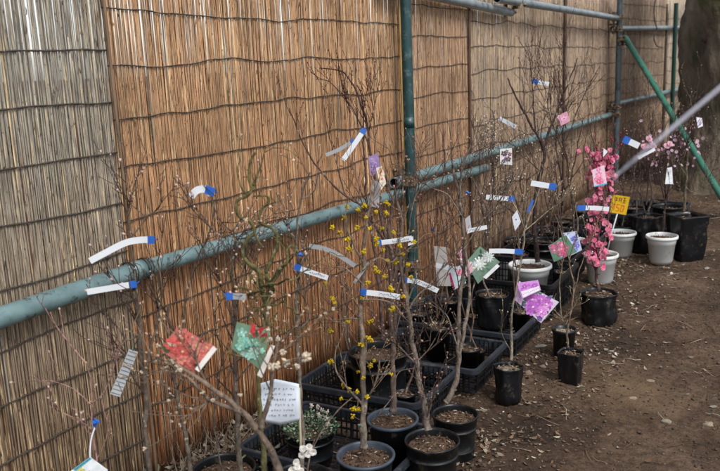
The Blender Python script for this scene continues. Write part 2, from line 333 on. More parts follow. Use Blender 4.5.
# ------------------------------------------------------------------ reed screens
def reed_screen(label, s0, s1, fp, base, sat, rows, gap=.03, vary=.3, wave=.010, lean0=0, ztop=2.02, light=.2, cordr=.0019, n=5, thick=1.0, nz=16, sliver=.5, light_top=None):
    root = thing('reed_screen', label, 'reed screen', fp((s0+s1)/2), 'reed screens along the fence')
    mb = MB(); rr = random.Random(int(s0*1000)+99)
    top = light_top or base
    for layer in (0, 1):
        s = s0+(.002 if layer else 0)
        while s < s1:
            d = rr.uniform(.0030, .0046)*thick; s += d*.5
            if layer == 1 and rr.random() < .2: s += d*.6; continue
            g = 1+vary*rr.gauss(0, 1)*.38; g *= 1+.16*noise.noise(Vector((s*3.1, layer*3, 0))); g = max(.5, g)
            if layer: g *= .85
            u = rr.random(); hue = None; z_a = z_b = 0
            if u < light: hue = srgb(216, 190, 148); z_a = rr.uniform(-.4, 1.7); z_b = z_a+rr.uniform(.15, 1.3)
            elif u < light+.10: hue = srgb(98, 66, 46); z_a = rr.uniform(-.4, 1.6); z_b = z_a+rr.uniform(.2, 1.2)
            elif u < light+.17: hue = srgb(146, 140, 130); z_a = rr.uniform(-.4, 1.6); z_b = z_a+rr.uniform(.2, 1.2)
            t0 = -.010 if layer else 0
            zt = ztop+rr.uniform(-.05, .02); zb = -.02
            lean = rr.gauss(lean0, .0075); ph = rr.uniform(0, 9)
            pts = []; cols = []; rad = []; kz = nz
            if layer == 0 and rr.random() < gap*.7: zt = rr.uniform(.9, 1.8)       # snapped reed leaves a slit above it
            for q in range(kz+1):
                z = lerp(zb, zt, q/kz)
                w = .0028*noise.noise(Vector((s*40, z*2.6, ph)))
                pts.append(fp(s+lean*(z-1)+w, t0+.005*noise.noise(Vector((s*50, z*2.4, ph+5))), z))
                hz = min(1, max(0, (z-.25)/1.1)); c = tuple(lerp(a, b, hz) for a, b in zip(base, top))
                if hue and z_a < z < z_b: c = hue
                foot_tone = .66+.34*min(1, max(0, z/.6))       # reed colour gets darker towards the ground
                g2 = g*foot_tone*(1+.42*noise.noise(Vector((s*60, z*7, ph)))+.12*noise.noise(Vector((s*2, z*3, 7))))
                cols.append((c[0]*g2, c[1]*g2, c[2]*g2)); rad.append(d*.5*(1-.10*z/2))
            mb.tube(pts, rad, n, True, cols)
            for q in range(2 if layer == 0 else 0):
                if rr.random() > sliver: continue
                z = rr.uniform(.05, 1.95); k_ = rr.uniform(.25, .75) if rr.random() < .75 else 1.5
                mb.col = tuple(k*k_ for k in base); p = fp(s+lean*(z-1), .0025, z)
                q_ = p+Vector((0, 0, rr.uniform(.006, .03)))+N1*rr.uniform(0, .006)+D1*rr.uniform(-.006, .006)
                mb.tube([p, (p+q_)/2+N1*.002, q_], [.0014, .0018, .0005], 3, False)
            s += d*.5
            if rr.random() < gap: s += rr.uniform(.0005, .0028)
    mb.build('reeds', M['reed'], root)
    for i, z in enumerate(rows):
        c = MB(); k = int((s1-s0)/.02)+2; pts = []; ph = R.uniform(0, 50)
        for j in range(k+1):
            s = lerp(s0-.004, s1+.004, j/k)
            dz = wave*(noise.noise(Vector((s*3.2, i*1.7, ph)))*1.3+.5*noise.noise(Vector((s*9, i*3.1, ph))))
            pts.append(fp(s, .0055, z+dz))
        c.tube(pts, [cordr*(1+.25*math.sin(j*1.9)) for j in range(len(pts))], 5)
        # the second strand wrapped round it
        c.tube([p+Vector((0, 0, .0022*math.sin(j*2.4)))+N1*.0022*math.cos(j*2.4) for j, p in enumerate(pts)], cordr*.6, 4)
        c.build('binding_cord', M['cord'], root)
    return root
def rows_at(z0, dz=.168): 
    o = []; z = z0
    while z > .1: z -= dz
    while z < 1.98:
        z += dz
        if z < 1.98: o.append(z)
    return o
def zf(x, y): return onfence(x, y)[1]
sA = onfence(104, 50)[0]; sC = onfence(409, 100)[0]; sD = onfence(467, 80)[0]; sE = onfence(563, 60)[0]
print('seams', sA, sC, sD, sE, 'z pipe', onfence(0, 318), onfence(358, 207), onfence(618, 112), 'top', onfence(500, 11), onfence(618, 18))
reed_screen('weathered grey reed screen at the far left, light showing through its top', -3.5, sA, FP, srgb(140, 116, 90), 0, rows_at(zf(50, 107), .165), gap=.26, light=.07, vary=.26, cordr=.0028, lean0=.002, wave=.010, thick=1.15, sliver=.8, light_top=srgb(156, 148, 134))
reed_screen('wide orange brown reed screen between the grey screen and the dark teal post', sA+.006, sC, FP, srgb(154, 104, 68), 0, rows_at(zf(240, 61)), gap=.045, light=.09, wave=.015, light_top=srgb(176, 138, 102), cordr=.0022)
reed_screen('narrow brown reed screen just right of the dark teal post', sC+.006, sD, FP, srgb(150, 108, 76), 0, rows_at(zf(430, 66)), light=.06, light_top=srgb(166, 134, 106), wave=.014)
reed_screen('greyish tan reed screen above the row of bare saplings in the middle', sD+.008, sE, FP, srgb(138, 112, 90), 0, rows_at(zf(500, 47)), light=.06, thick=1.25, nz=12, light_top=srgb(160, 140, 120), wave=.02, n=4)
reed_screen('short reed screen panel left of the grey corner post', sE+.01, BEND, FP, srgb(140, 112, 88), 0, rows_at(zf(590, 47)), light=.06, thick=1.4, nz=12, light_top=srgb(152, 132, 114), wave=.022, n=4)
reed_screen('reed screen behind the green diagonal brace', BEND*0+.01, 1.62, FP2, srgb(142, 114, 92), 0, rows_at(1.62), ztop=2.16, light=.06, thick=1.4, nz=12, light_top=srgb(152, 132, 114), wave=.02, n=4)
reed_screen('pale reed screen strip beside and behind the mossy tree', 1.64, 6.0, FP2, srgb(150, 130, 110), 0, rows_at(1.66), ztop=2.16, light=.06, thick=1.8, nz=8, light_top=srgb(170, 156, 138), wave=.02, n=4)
def cane(label, fp, s0, s1, t, z0, z1, r, col, name='bamboo_cane'):
    mb = MB(); pts = []; cols = []; rad = []; k = 26
    for j in range(k+1):
        u = j/k; pts.append(fp(lerp(s0, s1, u)+.003*math.sin(u*7), t, lerp(z0, z1, u))); nd = 1 if j % 4 else .72; cols.append(tuple(c*nd for c in srgb(*col))); rad.append(r*(1.0 if j % 4 else 1.12))
    mb.tube(pts, rad, 7, True, cols); return tag(mb.build(name, M['cane']), label, 'cane', 'canes along the reed screen seams')
s1_, _ = onfence(396, 0); s2_, _ = onfence(402, 160)
cane('thin yellow bamboo cane just left of the dark teal post', FP, s2_-.01, s1_, .02, -.01, 2.0, .0058, (196, 160, 92))
cane('dark brown cane at the seam right of the teal post', FP, sD, sD+.01, .018, -.01, 1.98, .009, (92, 66, 48))
cane('dark brown cane at the seam above the pink tag sapling', FP, sE, sE-.01, .018, -.01, 2.0, .013, (88, 66, 52))
cane('dark cane on the seam beside the dark green pole', FP2, 1.62, 1.62, .018, -.01, 2.0, .012, (80, 60, 48))
cane('thin grey brown cane at the left seam of the orange brown screen', FP, sA+.02, sA, .02, -.01, 1.99, .005, (120, 98, 78))
# ------------------------------------------------------------------ scaffold pipes, posts, clamps
PR = .0285
def hollow(mb, a, b, r, m_in=1):
    mb.mi = 0; d = (b-a).normalized(); mb.tube([a, a+(b-a)*.25, a+(b-a)*.5, a+(b-a)*.75, b], r, 20, False)
    for p, q in ((a, d), (b, -d)):
        mb.mi = 0; mb.tube([p-q*.0005, p+q*.0005], [r, r*.84], 20, False); mb.mi = m_in; mb.tube([p+q*.0005, p+q*.12], r*.84, 20, False); mb.tube([p+q*.12, p+q*.121], [r*.84, .001], 20, True)
    mb.mi = 0
def pipe(name, label, a, b, mt, r=PR, cat='pipe', group=None, ends=None):
    mb = MB(); hollow(mb, a, b, r); o = mb.build(name, [mt, M['dark']]); tag(o, label, cat, group); return o
def clamp(P, d1, d2, label, off=0.0, size=PR):
    """a swivel coupler: two bands, hinge block, bolts"""
    root = thing('pipe_clamp', label, 'clamp', P, 'scaffold clamps')
    n = d1.cross(d2).normalized()
    for d, sgn, nm in ((d1, 1, 'band'), (d2, -1, 'band')):
        mb = MB(); c = P+n*sgn*size*1.02
        mb.tube([c-d*.027, c+d*.027], size+.009, 18, False); mb.tube([c-d*.027, c-d*.0271], [size+.009, size+.0005], 18, False); mb.tube([c+d*.027, c+d*.0271], [size+.009, size+.0005], 18, False)
        o = (d2 if sgn > 0 else d1); mb.box(c+o*(size+.018), d, o, n, .022, .016, .012); mb.box(c-o*(size+.012), d, o, n, .018, .010, .010)
        bnd = mb.build(nm, M['clamp'], root)
        bl = MB(); bl.tube([c+o*(size+.022)-n*.045, c+o*(size+.022)+n*.045], .006, 8); bl.tube([c+o*(size+.022)+n*.026, c+o*(size+.022)+n*.038], .012, 6); bl.tube([c+o*(size+.022)-n*.026, c+o*(size+.022)-n*.038], .012, 6); bl.build('bolt', M['clamp'], bnd)
Z = Vector((0, 0, 1)); zl = .735
TP, TT = .045, .105      # offsets from the screen of pipes and posts
# first low rail runs from beyond the left edge past the teal post; the second overlaps it
def prail(x0, y0, x1, y1, t, label, mt, g='horizontal fence rails'):
    s0, z0 = onfence(x0, y0, t); s1, z1 = onfence(x1, y1, t); return pipe('scaffold_rail', label, FP(s0, t, z0), FP(s1, t, z1), mt, group=g)
def railpt(x, y, t):
    s, z = onfence(x, y, t); return FP(s, t, z)
sJ, zJ = onfence(136, 271, TP)
a_ = railpt(-60, 338.5, TP); b_ = railpt(136, 271, TP)
pipe('scaffold_rail', 'thick pale teal low rail crossing the grey screen at the far left', a_-(b_-a_).normalized()*.5, b_, M['pipe'], .031, group='horizontal fence rails')
c_ = b_; d_ = railpt(486, 168, TP+.01)
o = pipe('scaffold_rail', 'pale teal low rail rising across the orange screen and passing under the teal post clamp', c_+(d_-c_).normalized()*.001, d_, M['pipe'], .0285, group='horizontal fence rails')
mb = MB(); dd = (d_-c_).normalized(); mb.tube([c_-dd*.03, c_+dd*.035], .0335, 20); cl = mb.build('pipe_sleeve', M['pipe']); tag(cl, 'short sleeve joining the two low rails over the seam', 'pipe sleeve')
for k_, (off, lab) in enumerate(((-.034, 'twisted wire tie left of the sleeve on the low rail'), (.036, 'twisted wire tie right of the sleeve on the low rail'))):
    mb = MB(); c0 = c_+dd*off; pts = []
    n_ = dd.cross(Z).normalized(); u_ = n_.cross(dd)
    for j in range(26):
        an = j*.55; pts.append(c0+n_*math.cos(an)*.037+u_*math.sin(an)*.037+dd*(.0009*j-.01))
    pts.append(c0-n_*.04+Vector((0, 0, -.06))); mb.tube(pts, .0018, 5); tag(mb.build('wire_tie', M['wire']), lab, 'wire tie', 'wire ties on the low rail')
prail(394, 183, 617, 112.5, TP+.014, 'upper of the two overlapping low rails, right of the teal post', M['pipe'])
prail(380, -16, 511, 12.5, TP+.01, 'grey top rail ending just right of the teal post', M['pipe_grey'])
prail(497, -1.5, 619, 18.5, TP+.066, 'grey blue top rail running to the grey corner post', M['pipe_grey'])
def rail2(x0, y0, x1, y1, t, label, mt):
    def pp(x, y):
        d = ray(x, y); o = FP2(0, t); k = (o-CAM).dot(N2)/d.dot(N2); return CAM+d*k
    a, b = pp(x0, y0), pp(x1, y1); b = a+(b-a)*1.3; pipe('scaffold_rail', label, a, b, mt, group='horizontal fence rails')
rail2(612, 28.5, 690, 27.5, .05, 'top rail from the corner post to behind the mossy tree', M['pipe_grey'])
rail2(609, 105.5, 680, 89, .05, 'low rail from the corner post past the dark green pole', M['pipe'])
# posts
def post(name, label, P, ztop, r, mt, extra=None):
    root = thing(name, label, 'post', P, 'upright fence posts'); mb = MB(); hollow(mb, P+Z*-.02, P+Z*ztop, r); mb.build('tube', [mt, M['dark']], root)
    if extra:
        mb = MB(); mb.tube([P+Z*(extra-.05), P+Z*(extra+.005)], r+.0012, 20); mb.build('joint_collar', mt, root)
    return root
d_ = onfence(410.5, 180, TT); Ppost = FP(d_[0], TT, 0)
tl = (W(408.5, 0, FP(d_[0], TT).y)-W(411, 180, FP(d_[0], TT).y))
post('scaffold_post', 'dark teal upright post in the middle of the fence', Ppost, 2.1, .0285, M['pipe_dark'], extra=onfence(410, 118, TT)[1])
s6 = onfence(618.5, 60, TT+.02)[0]; P6 = FP(s6, TT+.02, 0)
post('scaffold_post', 'weathered grey blue corner post where the fence bends', P6, onfence(619, 0, TT)[1]+.05, .030, M['post_grey'])
def fp2px(x, y, t):
    d = ray(x, y); o = FP2(0, t); k = (o-CAM).dot(N2)/d.dot(N2); return CAM+d*k
q_ = fp2px(674, 60, .11); P7 = Vector((q_.x, q_.y, 0))
post('scaffold_post', 'slim dark green pole in front of the mossy tree', P7, fp2px(675, 3, .11).z, .027, M['dkgreen'])
# out of frame anchor for the pale cord
P8 = Vector((1.22, .68, 0)); post('scaffold_post', 'green post outside the right edge holding the pale cord', P8, 2.3, .0285, M['green'])
# brace
foot = G(737, 222); top_ = P6+N1*.085; top_.z = onfence(625, 41, TT+.09)[1]; bdir = (foot-top_).normalized()
pipe('brace_pipe', 'bright green diagonal brace leaning from the corner post to the ground', top_-bdir*.06, foot+bdir*.03, M['green'], .0285, 'brace', None)
clamp(Ppost-N1*.029+Z*(onfence(411, 180, TT)[1]), Z, -D1, 'brass coloured clamp on the teal post where the low rails cross')
clamp(Ppost-N1*.029+Z*(onfence(413, 265, TT)[1]), Z, -D1, 'lower clamp on the teal post above the crates')
clamp(P6+N1*-.03+Z*onfence(619, 18, TT)[1], Z, -D1, 'highest clamp on the grey corner post, holding the top rail')
clamp(P6+N1*-.03+Z*onfence(617, 29, TT)[1], Z, -D2, 'second clamp down on the grey corner post')
clamp(P6+N1*.045+Z*onfence(621, 42, TT)[1], Z, bdir, 'rusty clamp fixing the head of the green brace')
clamp(P6+N1*-.03+Z*onfence(617, 106, TT)[1], Z, -D2, 'upper of the two clamps at the low rail on the corner post')
clamp(P6+N1*-.03+Z*onfence(617, 113.5, TT)[1], Z, -D1, 'lowest clamp on the grey corner post')
sp = railpt(514, 5, TP+.03); clamp(sp, D1, D1.cross(N1)*.999+D1*.04, 'clamp joining the two top rails right of the teal post')
# loop of wire over the top rail
mb = MB(); pts = [fp2px(x, y, .10) for x, y in ((656, -3), (654, 10), (655, 22), (657, 30), (654, 38), (657, 46), (662, 47))]
mb.tube(spline(pts, 6), .006, 6); tag(mb.build('hanging_wire', M['cord']), 'dark curved wire hanging over the top rail near the dark green pole', 'wire')
# pale cord
mb = MB(); e0 = W(612, 179, .86); e1 = W(720, 88, .80); dr = (e1-e0); e2 = e1+dr*((P8.x-e1.x)/dr.x); P8z = e2.z
mb.tube(spline([e0, e0+dr*.5, e1, e2, ], 8), [.0009]*6+[.0018]*19, 8); mb.tube([Vector((P8.x, P8.y, P8z-.02)), Vector((P8.x, P8.y, P8z+.02))], .031, 14)
print('cord z', P8z)
tag(mb.build('pale_cord', M['rope']), 'pale lavender cord slanting in front of the pink plum from the upper right', 'cord')
# ------------------------------------------------------------------ old tree
def big_tree():
    base = Vector((4.07, 8.25, 0)); root = thing('mossy_tree', 'massive dark mossy tree trunk at the right edge', 'tree', base)
    mb = MB(); n = 40; rings = []
    prof = [(-.3, .95), (.0, .86), (.15, .80), (.35, .74), (.6, .70), (.9, .69), (1.2, .71), (1.5, .70), (1.7, .66), (1.95, .6), (2.3, .56), (2.8, .5), (3.4, .45)]
    for z, r in prof:
        ring = []
        for j in range(n):
            an = 2*math.pi*j/n; q = Vector((math.cos(an), math.sin(an), 0)); k = r*(1+.16*noise.noise(q*1.9+Vector((0, 0, z*.8)))+.05*noise.noise(q*7+Vector((0, 0, z*1.3))))
            if z < .4: k *= 1+.22*abs(noise.noise(q*2.6))
            ring.append(mb.add(base+q*k+Vector((0, 0, z+.15))))
        rings.append(ring)
    for i in range(len(rings)-1):
        for j in range(n): mb.face((rings[i][j], rings[i][(j+1) % n], rings[i+1][(j+1) % n], rings[i+1][j]))
    o = mb.build('trunk', M['trunk'], root); sd = o.modifiers.new('s', 'SUBSURF'); sd.levels = 2; sd.render_levels = 2
    tx = bpy.data.textures.new('barkt', 'CLOUDS'); tx.noise_scale = .12; dm = o.modifiers.new('d', 'DISPLACE'); dm.texture = tx; dm.strength = .09
    lb = MB()
    for pts, r0, r1 in (([(-.45, -.2, 1.55), (-.62, -.35, 2.0), (-.85, -.5, 2.7), (-1.2, -.4, 3.6)], .20, .1), ([(.1, -.2, 2.8), (.3, -.8, 3.6), (.3, -1.6, 4.4)], .26, .1), ([(0, .1, 3.2), (.1, .4, 4.2), (-.3, .9, 5.4)], .38, .12)):
        P = spline([base+Vector(p) for p in pts], 6); lb.tube(P, [lerp(r0, r1, i/(len(P)-1)) for i in range(len(P))], 14)
    lb.build('limb', M['trunk'], root)
    iv = MB()
    for k in range(5):
        a = R.uniform(3.6, 4.9); p = [base+Vector((math.cos(a)*.74, math.sin(a)*.74, .3))]
        for i in range(14): p.append(p[-1]+Vector((R.uniform(-.04, .04), R.uniform(-.04, .04), R.uniform(.04, .13))))
        iv.col = srgb(86, 76, 62); iv.tube([Vector((q.x, q.y, q.z)) if (q-base).to_2d().length > .7 else base+(q-base).to_2d().normalized().to_3d()*.74+Vector((0, 0, q.z)) for q in p], .0035, 5)
    iv.build('climbing_stems', M['bark'], root)
big_tree()
# brushy dead weeds round its foot
def dead_brush(px, py, n, h, label):
    g = G(px, py); root = MB()
    for i in range(n):
        a = R.uniform(0, 6.3); p0 = g+Vector((R.uniform(-.15, .15), R.uniform(-.12, .12), 0)); p0.z = gz(p0.x, p0.y); d = Vector((math.cos(a)*.5, math.sin(a)*.5, 1)).normalized(); L_ = h*R.uniform(.4, 1); pts = [p0]
        for k in range(5): d = (d+Vector((R.uniform(-.3, .3), R.uniform(-.3, .3), R.uniform(-.25, .1)))).normalized(); pts.append(pts[-1]+d*L_/5)
        root.col = dim(R.choice(chipcols[:4]), .6); root.tube(pts, [.0025, .0022, .002, .0016, .0012, .0007], 4)
        for k in range(3): leafbit(root, p0.x+R.uniform(-.1, .1), p0.y+R.uniform(-.1, .1), .03, .014, dim(R.choice(chipcols), .5), .4, R.uniform(0, h*.4))
    tag(root.build('dry_grass', M['litter']), label, 'dry weed', 'tufts of dry weeds along the fence foot')
dead_brush(700, 172, 60, .4, 'tangle of dry weeds at the foot of the mossy tree')
dead_brush(660, 168, 40, .3, 'low dry weeds behind the black pots near the green brace')
dead_brush(636, 176, 40, .3, 'dry weed tuft at the foot of the grey corner post')
dead_brush(218, 455, 110, .16, 'matted dry weeds on the soil left of the front crate')
dead_brush(195, 472, 80, .14, 'dry weed tuft by the fence foot at the bottom left')
dead_brush(240, 428, 70, .12, 'dry weed tuft between the fence and the front crate corner')
# ------------------------------------------------------------------ crates
def crate(label, s0, s1, t0, t1, h, z0=0.0, kind='tray'):
    c = FP((s0+s1)/2, (t0+t1)/2, z0); root = thing('nursery_crate', label, 'crate', c, 'black nursery crates')
    a, b = (s1-s0)/2, (t1-t0)/2; fl = .985
    rim = MB(); rim.smooth = False
    w = .008
    # rolled rim: rounded rectangle path
    def rr(hs, ht, z, r=.03, n=5):
        pts = []
        for (cs, ct, a0) in ((1, 1, 0), (-1, 1, 90), (-1, -1, 180), (1, -1, 270)):
            for k in range(n+1):
                an = math.radians(a0+90*k/n); pts.append(c+D1*(cs*(hs-r)+r*math.cos(an))+N1*(ct*(ht-r)+r*math.sin(an))+Z*z)
        return pts
    def loop(mb, pts, hw, hz, mi=0):
        n = len(pts); rows = []; ctr = c
        for i in range(n):
            p, q, o = pts[i-1], pts[(i+1) % n], pts[i]; t = (q-p).normalized(); nn = Vector((t.y, -t.x, 0)); rows.append([mb.add(o+nn*x*hw+Z*y*hz) for x, y in ((-1, -1), (1, -1), (1, 1), (-1, 1))])
        for i in range(n):
            A, B = rows[i], rows[(i+1) % n]
            for k in range(4): mb.face((A[k], B[k], B[(k+1) % 4], A[(k+1) % 4]))
    loop(rim, rr(a, b, h-.004), .0075, .0035); loop(rim, rr(a+.008, b+.008, h-.011), .002, .009); loop(rim, rr(a-.006, b-.006, h-.022), .002, .012)
    rim.build('rim', M['cratelip'] if kind == 'tray' else M['crate'], root)
    lat = MB(); lat.smooth = False
    A, B = a-.006, b-.006; zz = [.012] + ([h*.38, h*.62] if kind == 'tray' else [h*.22, h*.4, h*.6, h*.8])
    for z in zz: loop(lat, rr(A-.004*(1-z/h)*2, B-.004*(1-z/h)*2, z, .026), .0022, .004 if kind == 'tray' else .003)
    step = .022 if kind == 'tray' else .02
    def bar(p, q, r=.0022): 
        d = (q-p); L_ = d.length; d.normalize(); x = d.orthogonal().normalized(); lat.box((p+q)/2, d, x, d.cross(x), L_/2, r, r)
    for sg in (-1, 1):
        k = int(2*(A-.03)/step)
        for i in range(k+1):
            s = lerp(-(A-.03), A-.03, i/k); bar(c+D1*s+N1*sg*(B-.008)+Z*.01, c+D1*s+N1*sg*B+Z*(h-.01), .0024 if i % 4 else .005)
        k = int(2*(B-.03)/step)
        for i in range(k+1):
            s = lerp(-(B-.03), B-.03, i/k); bar(c+N1*s+D1*sg*(A-.008)+Z*.01, c+N1*s+D1*sg*A+Z*(h-.01), .0024 if i % 4 else .005)
    lat.build('side_lattice', M['crate'], root)
    lat2 = MB(); keep = lat; lat = lat2; lat.smooth = False
    k = int(2*A/.030)
    for i in range(k+1): s = lerp(-A+.012, A-.012, i/k); bar(c+D1*s+N1*-(B-.01)+Z*.006, c+D1*s+N1*(B-.01)+Z*.006, .003)
    k = int(2*B/.030)
    for i in range(k+1): s = lerp(-B+.012, B-.012, i/k); bar(c+N1*s+D1*-(A-.01)+Z*.0067, c+N1*s+D1*(A-.01)+Z*.0067, .0028)
    lat.build('floor_lattice', M['crate'], root)
    return root
crate('flat black crate nearest the camera, holding the yellow blossom pot and green seedling', -1.97, -1.545, .29, .865, .12)
crate('flat black crate holding the large black pot beside the reed screen', -1.40, -1.00, .155, .71, .12)
crate('flat black crate with two small black pots, left of the small black bag pot', -.985, -.60, .24, .79, .12)
crate('flat black crate in the middle with two dark pots and the white flower card', -.50, -.02, .14, .80, .12)
crate('tall black mesh crate with the round white pot sitting in it', .12, .66, .26, .80, .20, kind='basket')
crate('black mesh crate behind the pink plum blossom and grow bag', .80, 1.25, .22, .72, .17, kind='basket')
crate('black crate left of the yellow sign', 1.40, 1.85, .20, .72, .15)
crate('black crate with pale worn rim behind the yellow sign', 2.0, 2.5, .40, .98, .15)
crate('farthest black crate left of the two black bags near the corner post', 2.7, 3.2, .60, 1.1, .15)
# ------------------------------------------------------------------ plants
def potpos(x, y, w, k):
    h = .15
    for i in range(30):
        P = G(x, y, h); d = w*proj(P)[2]/FPX; h = k*d
    return Vector((P.x, P.y, 0)), d/2, h
def soil_disc(mb, c, r, z, base=(84, 64, 48), chips=26):
    n = 22; rg = []
    for i, f in enumerate((0, .25, .5, .75, 1)):
        ring = []
        for j in range(n):
            an = 2*math.pi*j/n; p = c+Vector((math.cos(an)*r*f, math.sin(an)*r*f, z+.008*noise.noise(Vector((math.cos(an)*f*3+c.x*20, math.sin(an)*f*3, c.y*7)))+.006*(1-f))); g = R.uniform(.6, 1.3); mb.col = tuple(k*g for k in srgb(*base)); ring.append(mb.add(p))
        rg.append(ring)
    for i in range(4):
        for j in range(n): mb.face((rg[i][j], rg[i][(j+1) % n], rg[i+1][(j+1) % n], rg[i+1][j]))
    for i in range(chips*3):
        a = R.uniform(0, 6.3); f = r*.93*math.sqrt(R.random()); g = R.uniform(.5, 1.3); q = srgb(*base); mb.col = tuple(k*g for k in q); rr_ = R.uniform(.002, .005)
        mb.blob(c+Vector((math.cos(a)*f, math.sin(a)*f, z+.006)), rr_)
    for i in range(chips):
        a = R.uniform(0, 6.3); f = r*.85*math.sqrt(R.random()); p = c+Vector((math.cos(a)*f, math.sin(a)*f, z+.010)); L_ = R.uniform(.008, .022); b_ = R.uniform(0, 6.3); d = Vector((math.cos(b_), math.sin(b_), R.uniform(-.2, .3)))*L_
        mb.col = R.choice(chipcols); mb.tube([p-d/2, p, p+d/2], [.0006, .0022, .0006], 4)
def make_pot(root, c, r, h, style, soil=(84, 64, 48), soilz=None):
    mb = MB(); rot = R.uniform(0, 1)
    if style == 'nursery':          # black pot: rolled lip, double band under it
        pr = [(r*.02, .004), (r*.74, .004), (r*.78, 0), (r*.80, .006), (r*.83, h*.24), (r*.845, h*.245), (r*.845, h*.27), (r*.835, h*.275), (r*.90, h*.70), (r*.945, h*.71), (r*.945, h*.74), (r*.925, h*.745), (r*.93, h*.83), (r*.95, h*.835), (r*.95, h*.93), (r*.99, h*.94), (r, h*.965), (r, h), (r*.955, h*1.003), (r*.93, h*.97), (r*.9, h*.75)]
        mb.lathe(c, pr[:-4], 40); po = po = mb.build('pot', M['black'], root)
        rm = MB(); rm.lathe(c, [(r*.985, h*.955), (r*1.012, h*.96), (r*1.012, h*.995), (r*.99, h*1.004), (r*.955, h*1.0), (r*.935, h*.96), (r*.92, h*.80), (r*.9, h*.7)], 40); rm.build('rim', M['black'], po); sz = h*.86
    elif style == 'greyrim':
        mb.lathe(c, [(.01, .004), (r*.72, .004), (r*.75, 0), (r*.93, h*.93), (r*.95, h*.95)], 40); po = po = mb.build('pot', M['black'], root)
        rm = MB(); rm.lathe(c, [(r*.94, h*.93), (r*1.0, h*.94), (r*1.01, h*.985), (r*.985, h*1.003), (r*.92, h*1.0), (r*.90, h*.96), (r*.87, h*.75)], 40); rm.build('rim', M['bluegrey'], po); sz = h*.85
    elif style == 'white':
        mb.lathe(c, [(.01, .004), (r*.62, .004), (r*.66, 0), (r*.70, h*.10), (r*.715, h*.105), (r*.84, h*.70), (r*.87, h*.705), (r*.90, h*.88), (r*.91, h*.9)], 40); po = mb.build('pot', M['white_pot'], root)
        rm = MB(); rm.lathe(c, [(r*.90, h*.89), (r*1.0, h*.90), (r*1.01, h*.93), (r, h*.99), (r*.975, h*1.003), (r*.93, h*1.0), (r*.90, h*.95), (r*.86, h*.78), (r*.84, h*.7)], 40); rm.build('rim', M['white_pot'], po); sz = h*.86
    elif style == 'bag':            # polythene bag, slightly square and crumpled
        mb.lathe(c, [(.01, .003), (r*.84, .003), (r*.91, .012), (r*.95, h*.12), (r*.96, h*.25), (r*.93, h*.38), (r*.95, h*.5), (r*.94, h*.62), (r*1.0, h*.75), (r*.97, h*.86), (r*1.0, h*.95), (r*1.03, h), (r*1.0, h*1.01), (r*.96, h*.97), (r*.93, h*.8)], 64, .18, rot, .20); mb.build('pot', M['bag'], root); sz = h*.9
    elif style == 'square':
        mb.lathe(c, [(.01, .003), (r*.80, .003), (r*.84, .01), (r*.88, h*.2), (r*.90, h*.36), (r*.95, h*.5), (r*.94, h*.66), (r*.99, h*.82), (r, h*.97), (r*1.02, h), (r*.97, h*1.005), (r*.93, h*.93), (r*.9, h*.8)], 64, .75, rot+.2, .10); mb.build('pot', M['bag'], root); sz = h*.88
    elif style == 'small':
        mb.lathe(c, [(.01, .003), (r*.76, .003), (r*.8, 0), (r*.95, h*.9), (r, h*.91), (r, h*1.0), (r*.94, h), (r*.9, h*.8)], 32); mb.build('pot', M['black'], root); sz = h*.85
    sb = MB(); soil_disc(sb, c, r*.9, sz, soil, 30 if r > .08 else 14); sb.build('soil', M['soil_pot'], root)
    return sz
def clampf(p):
    s, t = st(p)
    if t < .075 and s < BEND: p = p+N1*(.075-t)
    if p.z < .02: p.z = .02
    return p
